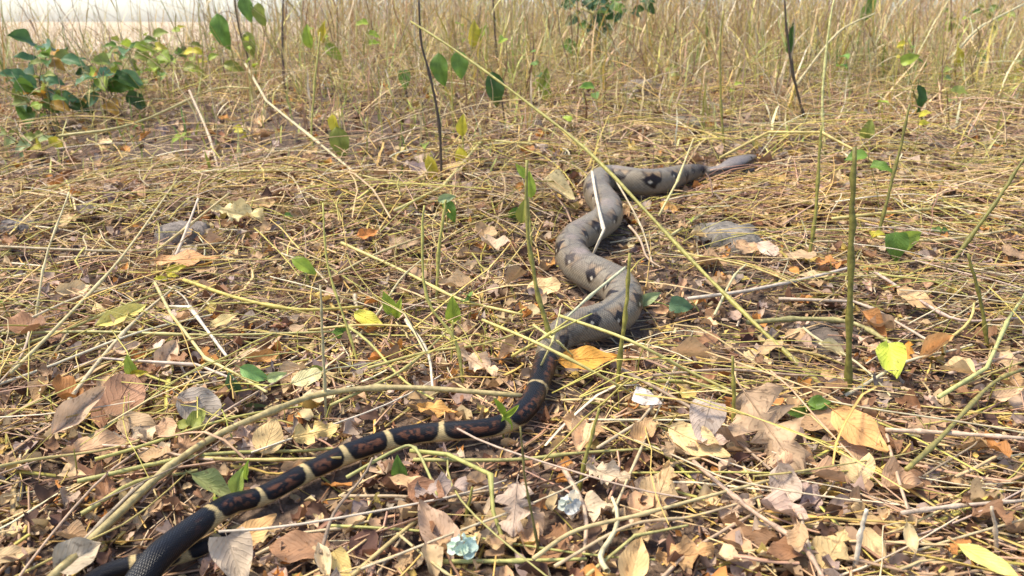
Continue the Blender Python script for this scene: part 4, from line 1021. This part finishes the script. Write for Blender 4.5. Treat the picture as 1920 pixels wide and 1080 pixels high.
# ------------------------------------------------------------------ more fallen leaves, one object each
def rand_ground(y0, y1, power=1.0):
    while True:
        y = y0 + (y1 - y0) * R.random() ** power
        x = R.uniform(-1, 1) * (0.66 * y + 0.05)
        if in_frame((x, y, float(height(x, y)) + .01)): return x, y
KINDS = [('tan', 'flat'), ('tan', 'curled'), ('tan', 'torn'), ('brown', 'flat'), ('brown', 'curled'), ('brown', 'torn'), ('grey', 'curled'), ('grey', 'torn'), ('cream', 'flat'), ('cream', 'rolled'),
         ('orange', 'curled'), ('orange', 'torn'), ('pale', 'folded'), ('pale', 'torn'), ('tan', 'rolled'), ('yellow', 'curled'), ('yellow', 'flat'), ('tan', 'folded')]
CW = [5, 5, 6, 3, 4, 4, 3, 4, 3, 3, 2, 2, 3, 4, 4, 1, 1, 4]
cnt = 0
while cnt < 222:
    x, y = rand_ground(0.42, 2.6, 1.75)
    if float(snake_dist(np.array([x]), np.array([y]))[0]) < (0.035 if y < 1.5 else 0.10): continue
    c, s = R.choices(KINDS, CW)[0]
    L = R.uniform(0.030, 0.058) * (1.0 if y < 1.3 else 1.15)
    n = (ground_normal(x, y) + Vector((R.uniform(-.28, .28), R.uniform(-.34, .12), 0))).normalized()
    a = R.uniform(0, 6.28); d = Vector((math.cos(a), math.sin(a), 0)); d = (d - n * d.dot(n)).normalized()
    me, rm = SHAPES[f'{s}{R.randint(0, 2)}']
    lf = float(low(np.array([x]), np.array([y]))[0])
    o = add('fallen_leaf', me, M_DEAD_O)
    o.matrix_world = face_matrix(Vector((x, y, float(height(x, y)) + R.uniform(.010, .030) * lf)), d, n, L, (rt := R.uniform(.42, .82)))
    o.color = jit((C_DEAD[c][0] * 1.12, C_DEAD[c][1] * 1.04, C_DEAD[c][2] * .95), .2)
    cn = {'pale': 'pinkish beige'}.get(c, c)
    tag(o, f'{"small" if L < .044 else "large"} {"narrow" if rt < .6 else "broad"} {cn} {s} dead leaf lying {where((x, y))}', 'leaf', 'dead leaves scattered in the straw')
    cnt += 1

# ------------------------------------------------------------------ more straws, one object each, sharing a few bent shapes
STRAWS = {}
for kind in ('straight', 'kinked', 'curved'):
    for v in range(4):
        r = np.random.default_rng(len(kind) * 7 + v)
        t = np.linspace(-.5, .5, 9)
        P = np.stack([t, 0.012 * np.sin(t * 6 + v), 0.01 * np.cos(t * 5 + v)], 1)
        if kind == 'kinked':
            k = r.uniform(-.2, .2); P[:, 1] += np.clip(t - k, 0, 1) * r.uniform(.35, .8) * r.choice([-1, 1]); P[:, 2] += 0.05 - np.abs(t - k) * 0.10
        if kind == 'curved': P[:, 1] += r.uniform(.25, .5) * t * t; P[:, 2] += 0.03 - 0.12 * t * t
        tv, tf = tubes(P[None], (0.0045 * np.linspace(1.1, .7, 9))[None], 5)
        STRAWS[(kind, v)] = build_mesh('straw', tv, tf)
SC = {'pale': (0.64, 0.53, 0.31), 'golden': (0.58, 0.45, 0.16), 'greenish': (0.46, 0.42, 0.13), 'pinkish': (0.55, 0.39, 0.27), 'brown': (0.34, 0.24, 0.15), 'whitish': (0.70, 0.60, 0.42)}
cnt = 0
while cnt < 190:
    x, y = rand_ground(0.45, 2.4, 1.3)
    L = R.uniform(.10, .30); a = R.gauss(0, .6) if x > .25 else R.uniform(-1.57, 1.57)
    tx = x + np.linspace(-.5, .5, 15) * L * math.cos(a); ty = y + np.linspace(-.5, .5, 15) * L * math.sin(a)
    if snake_dist(tx, ty).min() < 0.02: continue
    c = R.choices(list(SC), [5, 5, 4, 4, 2, 1])[0]; kind = R.choice(['straight', 'kinked', 'curved'])
    hz = height(tx, ty); sl = (hz[-1] - hz[0]) / L
    n = (ground_normal(x, y) + Vector((R.uniform(-.1, .1), R.uniform(-.1, .1), 0))).normalized()
    d = Vector((math.cos(a), math.sin(a), sl + R.uniform(-.08, .08))).normalized()
    o = add('straw', STRAWS[(kind, R.randint(0, 3))], M_STRAW_O)
    m = face_matrix(Vector((x, y, float(hz.max()) + R.uniform(.012, .03))), d, n, L, 1.0)
    w = R.uniform(1.0, 2.1) * 0.0013 / (0.0045 * L)
    o.matrix_world = m @ Matrix.Diagonal((1, 1, 1, 1))
    o.scale = (o.scale[0], L * w if kind == 'straight' else L, L * max(w, .4) if kind == 'straight' else L)
    o.color = jit(SC[c], .15)
    tag(o, f'{"long" if L > .2 else "short"} {c} {kind} straw lying {where((x, y))}', 'straw', 'dry straws lying on the litter')
    cnt += 1

# ------------------------------------------------------------------ standing dry stalks behind, one object each
cnt = 0
ST = {}
for post in ('upright', 'leaning', 'arching'):
    for v in range(4):
        t = np.linspace(0, 1, 10)
        lx = {'upright': .05, 'leaning': .45, 'arching': .25}[post] * (1 if v % 2 else -1)
        P = np.stack([lx * t + (0.35 * t ** 3 * np.sign(lx) if post == 'arching' else 0) + .012 * np.sin(t * 9 + v), .05 * np.sin(t * 3 + v), t * (1 - .18 * t * (post == 'arching'))], 1)
        rr = 0.0042 * np.linspace(1.2, .5, 10)
        tv, tf = tubes(P[None], rr[None], 4)
        # narrow dry blades leaving the stalk
        vs, fs = [tv], [tf]; off = len(tv)
        for b in range(3):
            i = 2 + 2 * b; q = P[i]; a = v * 1.3 + b * 2.2
            u = np.linspace(0, 1, 6)
            Q = q + np.stack([np.cos(a) * .26 * u, np.sin(a) * .26 * u, .30 * u - .16 * u * u], 1)
            bv, bf = ribbons(Q[None], (0.005 * np.sin(np.pi * np.clip(u * .9 + .1, 0, 1)))[None], np.array([[-np.sin(a), np.cos(a), 0.3]]))
            vs.append(bv); fs.append(bf + off); off += len(bv)
        ST[(post, v)] = build_mesh('grass_stalk', np.vstack(vs), np.vstack(fs))
while cnt < 170:
    y = R.uniform(2.4, 4.4); x = R.uniform(-1, 1) * 0.66 * y
    z = float(height(x, y)); hgt = R.uniform(.16, .36) if y < 3 else R.uniform(.2, .52)
    if not in_frame((x, y, z + .05), 5): continue
    c = R.choices(['pale', 'golden', 'greenish', 'brown'], [6, 5, 4, 2])[0]; post = R.choices(['upright', 'leaning', 'arching'], [4, 3, 3])[0]
    o = add('grass_stalk', ST[(post, R.randint(0, 3))], M_STRAW_O)
    o.location = (x, y, z - .01); o.rotation_euler = (R.uniform(-.1, .1), R.uniform(-.1, .1), R.uniform(-.5, .5)); o.scale = (hgt, hgt, hgt)
    o.color = jit(SC[c], .15)
    tag(o, f'{"tall" if hgt > .36 else "medium" if hgt > .26 else "short"} {c} {post} dry grass stalk standing {where((x, y))}', 'grass stalk', 'dry grass stalks standing behind the snake')
    cnt += 1

# ------------------------------------------------------------------ seedlings scattered through the straw
NUM = {1: 'one', 2: 'two', 3: 'three', 4: 'four'}
cnt = 0
while cnt < 46:
    x, y = rand_ground(0.7, 3.6, 0.9)
    if float(snake_dist(np.array([x]), np.array([y]))[0]) < 0.07: continue
    h = R.uniform(.02, .06) if y < 1.6 else R.uniform(.06, .26)
    nl = R.randint(1, 4); cn = R.choice(['green', 'lime', 'yellow', 'olive', 'lime', 'green'])
    b = Vector((x, y, float(height(x, y)) - .004))
    top = Vector((R.uniform(-.3, .3) * h, R.uniform(-.3, .3) * h, h))
    ln = spline([(0, 0, 0), tuple(top * .5 + Vector((R.uniform(-.1, .1) * h, 0, 0))), tuple(top)], 8)
    root = empty('seedling', b, f'{"tall" if h > .14 else "small"} {cn if cn != "lime" else "yellow green"} seedling with {NUM[nl]} {"leaf" if nl == 1 else "leaves"} growing {where((x, y))}', 'seedling', 'seedlings scattered through the straw')
    tv, tf = tubes(ln[None], np.linspace(.0013, .0008, 8)[None], 4)
    st_ = add('stem', build_mesh('stem', tv, tf), M_STEM_O, root); st_.color = (*OLIVE2, 1)
    for q in range(nl):
        a = R.uniform(0, 6.28); xd = Vector((math.cos(a), math.sin(a), R.uniform(-.5, .5))).normalized()
        nn = Vector((R.uniform(-.4, .4), -.7, .8)); nn = (nn - xd * nn.dot(xd)).normalized()
        Lf = R.uniform(.016, .034) * (1 if y < 1.6 else 1.5)
        lo_ = add('leaf', SHAPES[f'live{R.randint(0, 2)}'][0], M_LIVE_O, root)
        lo_.matrix_local = face_matrix(Vector(ln[7 - q]) + xd * Lf * .5, xd, nn, Lf, R.uniform(.45, .7))
        lo_.color = jit(G[cn], .2)
    cnt += 1

# ------------------------------------------------------------------ uncountable litter, straw and grass
def wedge(n, y0, y1, power, wide=0.78, extra=0.35):
    y = y0 + (y1 - y0) * rng.random(n) ** power
    x = (rng.random(n) * 2 - 1) * (wide * y + extra)
    return x, y

def palette(n, cols, wts, jitter=0.18):
    cols = np.array(cols); i = rng.choice(len(cols), n, p=np.array(wts) / np.sum(wts))
    k = 1 + (rng.random((n, 1)) - .5) * 2 * jitter
    return cols[i] * k * (1 + (rng.random((n, 3)) - .5) * .1)

def drift(c, x, y):
    g = sstep(.42, .62, fbm(x * 1.3 + 7, y * 1.3, 51, 2))[:, None]; p = sstep(.40, .6, fbm(x * 1.7, y * 1.7 + 4, 61, 2))[:, None]
    d = (.62 + .75 * fbm(x * 4.1, y * 4.1, 71, 2) / .75)[:, None]
    c = c * (1 - g * .55) + c * np.array([.74, .98, .62]) * g * .55
    return np.clip(c * (1 - p * .6) + c * np.array([1.05, .90, .98]) * p * .6, 0, .8) * np.clip(d, .6, 1.15)

def rot_from(normal, heading):
    n = normal / np.linalg.norm(normal, axis=1, keepdims=True)
    d = np.stack([np.cos(heading), np.sin(heading), np.zeros(len(heading))], 1)
    d = d - n * (d * n).sum(1, keepdims=True); d /= np.linalg.norm(d, axis=1, keepdims=True)
    y = np.cross(n, d)
    return np.stack([d, y, n], 2)

def scatter_leaves(n, y0, y1, power, size, cols, wts, tilt, liftmax, nu, nv, name, label, margin=0.003):
    x, y = wedge(n, y0, y1, power)
    keep = snake_dist(x, y) > margin
    x, y = x[keep], y[keep]; n = len(x)
    L = size[0] + (size[1] - size[0]) * rng.random(n) ** 1.6
    nrm = np.stack([rng.normal(0, tilt, n), rng.normal(-.08, tilt, n), np.ones(n)], 1)
    M = rot_from(nrm, rng.random(n) * 6.283)
    ratio = .4 + .5 * rng.random(n)
    S = np.stack([L, L * ratio, L], 1)
    z = height(x, y) + rng.random(n) * liftmax * low(x, y)
    pos = np.stack([x, y, z], 1)
    colr = palette(n, cols, wts)
    kind = rng.integers(0, 8, n)
    vs, fs, cs, off = [], [], [], 0
    protos = [leaf_shape(['ovate', 'broad', 'round', 'lance', 'broad', 'ovate', 'lance', 'broad'][k], nu=nu, nv=nv, curl=[.2, .8, .3, .2, 1.2, .5, .9, .3][k], fold=[.2, .3, .2, .8, .2, .9, .3, .2][k], wave=.22, tear=[0, .8, .5, .2, .9, .4, .6, 1][k], seed=70 + k, cup=[.3, .5, 1.5, .2, .6, .2, 2, .4][k]) for k in range(8)]
    for k in range(8):
        idx = np.nonzero(kind == k)[0]
        if not len(idx): continue
        Vt, Fq = protos[k][0], protos[k][1]
        W = np.einsum('nij,nvj->nvi', M[idx], Vt[None] * S[idx][:, None, :]) + pos[idx][:, None, :]
        vs.append(W.reshape(-1, 3)); fs.append((Fq[None] + (np.arange(len(idx)) * len(Vt))[:, None, None]).reshape(-1, 4) + off)
        cs.append(np.repeat(colr[idx], len(Vt), 0)); off += len(idx) * len(Vt)
    return add(name, build_mesh(name, np.vstack(vs), np.vstack(fs), np.vstack(cs)), M_LITTER_S, kind='stuff', label=label)

LC = [(0.47, 0.30, 0.16), (0.27, 0.135, 0.07), (0.36, 0.265, 0.21), (0.62, 0.45, 0.24), (0.54, 0.24, 0.06), (0.54, 0.38, 0.265), (0.11, 0.055, 0.035), (0.60, 0.43, 0.12)]
scatter_leaves(11000, 0.30, 2.2, 1.25, (.010, .034), LC, [5, 4, 4, 3, 1.3, 4, 3, .8], .38, .018, 6, 4, 'leaf_litter', 'dry brown tan and grey leaf litter covering the ground')
scatter_leaves(9000, 1.6, 6.5, 1.2, (.02, .05), LC, [5, 3, 4, 3, 1, 4, 2, .6], .38, .02, 5, 3, 'leaf_litter', 'dry leaf litter under the tall grass behind')
scatter_leaves(22000, 0.30, 1.9, 1.2, (.004, .012), LC, [5, 4, 4, 4, 1, 4, 4, .6], .5, .014, 3, 3, 'litter_crumbs', 'small crumbs of broken dry leaf on the soil', .004)

HOLE = gp(400, 268)
def straw_mass(n, y0, y1, power, lr, rr, lift, cols, wts, name, label, k=6, sides=3, bias=0.0, arch=0.0):
    x, y = wedge(n, y0, y1, power)
    clump = fbm(x * 3.1 + 5, y * 3.1, 21, 2)
    hole = np.exp(-np.abs((x - HOLE.x) / .62) ** 3 - np.abs((y - HOLE.y) / .42) ** 3)        # bare brown litter by the shrub
    keep = (clump + rng.random(n) * .5 > .48) & (rng.random(n) > hole * .92) & (rng.random(n) > .42 * sstep(.95, .6, y) * sstep(.45, .1, x))
    x, y = x[keep], y[keep]; n = len(x)
    L = lr[0] + (lr[1] - lr[0]) * rng.random(n) ** 1.5
    a = rng.random(n) * 2 * np.pi
    a = np.where((x > .15) & (rng.random(n) < .6), rng.normal(0, .5, n), a)
    da = rng.normal(0, .12, (n, k)); kink = rng.random(n) < .3
    da[np.arange(n), rng.integers(1, k, n)] += kink * rng.normal(0, .6, n)
    A = a[:, None] + np.cumsum(da, 1)
    step = (L / (k - 1))[:, None]
    px = x[:, None] + np.cumsum(np.cos(A) * step, 1) - np.cos(a)[:, None] * L[:, None] / 2
    py = y[:, None] + np.cumsum(np.sin(A) * step, 1) - np.sin(a)[:, None] * L[:, None] / 2
    t = np.linspace(0, 1, 4 * (k - 1) + 1)
    i = np.minimum((t * (k - 1)).astype(int), k - 2); f = t * (k - 1) - i
    dx = px[:, i] * (1 - f) + px[:, i + 1] * f; dy = py[:, i] * (1 - f) + py[:, i + 1] * f
    lf = rng.random(n) ** 1.4 * lift
    ok = ((snake_dist(dx, dy).min(1) > 0.004) | ((lf < .018) & (arch == 0) & (rng.random(n) < .6))) & (py.min(1) > 0.2)   # some low straws run under the body
    px, py, L, lf = px[ok], py[ok], L[ok], lf[ok]; n = len(px)
    tl = rng.normal(0, lift * .45, n)
    tt = np.linspace(-.5, .5, k)
    z = np.maximum(height(px, py) + (lf[:, None] + tl[:, None] * tt + arch * L[:, None] * (0.25 - tt ** 2)) * low(px, py), height(px, py) + .001)
    P = np.stack([px, py, z], -1)
    r = (rr[0] + (rr[1] - rr[0]) * rng.random(n) ** 2)[:, None] * np.linspace(1.1, .7, k)
    V_, F_ = tubes(P, r, sides, np.where(rng.random(n) < .4, 1.3 + 1.2 * rng.random(n), 1.0))
    return add(name, build_mesh(name, V_, F_, np.repeat(drift(palette(n, cols, wts), px[:, 2], py[:, 2]), k * sides, 0)), M_STRAW_S, kind='stuff', label=label)

STC = [(0.69, 0.50, 0.24), (0.66, 0.45, 0.13), (0.53, 0.45, 0.11), (0.58, 0.36, 0.21), (0.28, 0.16, 0.09), (0.76, 0.62, 0.40)]
straw_mass(13500, .28, 2.0, 1.2, (.05, .26), (.0006, .0021), .022, STC, [5, 3, 2.5, 6, 5, 1.2], 'straw', 'dry straw matted over the leaf litter')
straw_mass(14500, 1.6, 5.5, 1.2, (.08, .36), (.0008, .0020), .06, STC, [6, 4, 4, 4, 2, 2], 'straw', 'matted dry straw lying towards the tall grass', arch=.15)
straw_mass(1700, .72, 2.3, 1.0, (.12, .34), (.0007, .0014), .06, STC, [4, 6, 10, 2, 1, 1.5], 'straw', 'springy loose straw arching over the mat', arch=.16)

def standing(n, y0, y1, power, hr, cols, wts, name, label, lean=.35, rad_=(.0006, .0014), k=7, blades=False, xmin=None, dens=None):
    x, y = wedge(n, y0, y1, power)
    keep = (fbm(x * 2 + 3, y * 2, 31, 2) + rng.random(n) * .6 > .5) & (snake_dist(x, y) > .05)
    if dens is not None: keep &= rng.random(n) < dens(x, y)
    x, y = x[keep], y[keep]; n = len(x)
    h = (hr[0] + (hr[1] - hr[0]) * rng.random(n) ** 1.4) * (0.42 + .95 * sstep(2.1, 4.0, y))
    a = rng.random(n) * 6.283; le = np.abs(rng.normal(0, lean, n)); cu = rng.normal(0, .25, n)
    t = np.linspace(0, 1, k)[None, :]
    hx = le[:, None] * t + cu[:, None] * t ** 2
    wob = rng.normal(0, .018, (n, k)).cumsum(1)
    P = np.stack([x[:, None] + h[:, None] * (hx * np.cos(a)[:, None] + wob), y[:, None] + h[:, None] * (hx * np.sin(a)[:, None]), height(x, y)[:, None] + h[:, None] * t * (1 - .25 * np.abs(hx)) - .005], -1)
    if blades:
        w = (.0016 + .0022 * rng.random(n))[:, None] * np.sin(np.pi * np.clip(t * .92 + .08, 0, 1)) ** .6
        side = np.stack([-np.sin(a), np.cos(a), np.zeros(n)], 1)
        V_, F_ = ribbons(P, w * np.ones((n, 1)), side); rep = k * 2
    else:
        r = (rad_[0] + (rad_[1] - rad_[0]) * rng.random(n) ** 1.5)[:, None] * np.linspace(1.1, .5, k)
        V_, F_ = tubes(P, r, 3); rep = k * 3
    return add(name, build_mesh(name, V_, F_, np.repeat(drift(palette(n, cols, wts, .25), x, y), rep, 0)), M_STRAW_S, kind='stuff', label=label)

gap = lambda x, y: np.exp(-(np.abs(x / y + .46) / .15) ** 4)               # grass thins out where the sky shows through
thin = lambda x, y: (1 - .72 * gap(x, y)) * (1 - .8 * ((x / y < -.40) & (y < 2.6)))
farthin = lambda x, y: 1 - 1.0 * (gap(x, y) > .02)
standing(10000, 2.3, 7.5, 0.9, (.10, .50), STC, [7, 4, 3, 5, 4, 3], 'dry_grass', 'tall dry grass standing behind the snake', lean=.55, dens=thin)
standing(6000, 2.2, 6.5, 0.9, (.10, .40), STC, [6, 3, 4, 4, 3, 3], 'dry_grass', 'tangled dry grass blades behind the snake', lean=.6, blades=True, dens=thin)
standing(3600, 1.9, 5.5, 1.0, (.05, .24), [(.32, .36, .08), (.46, .46, .12), (.54, .52, .20), (.20, .28, .06)], [3, 4, 4, 1.5], 'green_grass', 'thin green grass blades growing through the straw', lean=.5, blades=True)
standing(950, .7, 2.2, 1.0, (.04, .16), [(.54, .50, .10), (.42, .44, .09), (.62, .52, .26)], [5, 4, 2], 'dry_grass', 'sparse yellow green stems growing through the straw', lean=.4)
standing(8500, 6, 22, 1.5, (.35, .85), STC, [7, 5, 4, 3, 2, 2], 'dry_grass', 'far dry grass of the field', rad_=(.002, .004), dens=farthin)
standing(5000, 6, 40, 1.4, (.03, .10), STC, [7, 3, 2, 5, 2, 5], 'dry_grass', 'short pale dry grass of the far field', rad_=(.003, .006), dens=gap)
straw_mass(2600, 1.9, 4.2, 1.0, (.15, .45), (.0008, .0017), .14, STC, [6, 4, 4, 4, 3, 2], 'straw', 'loose tangle of long straw before the tall grass', arch=.25)
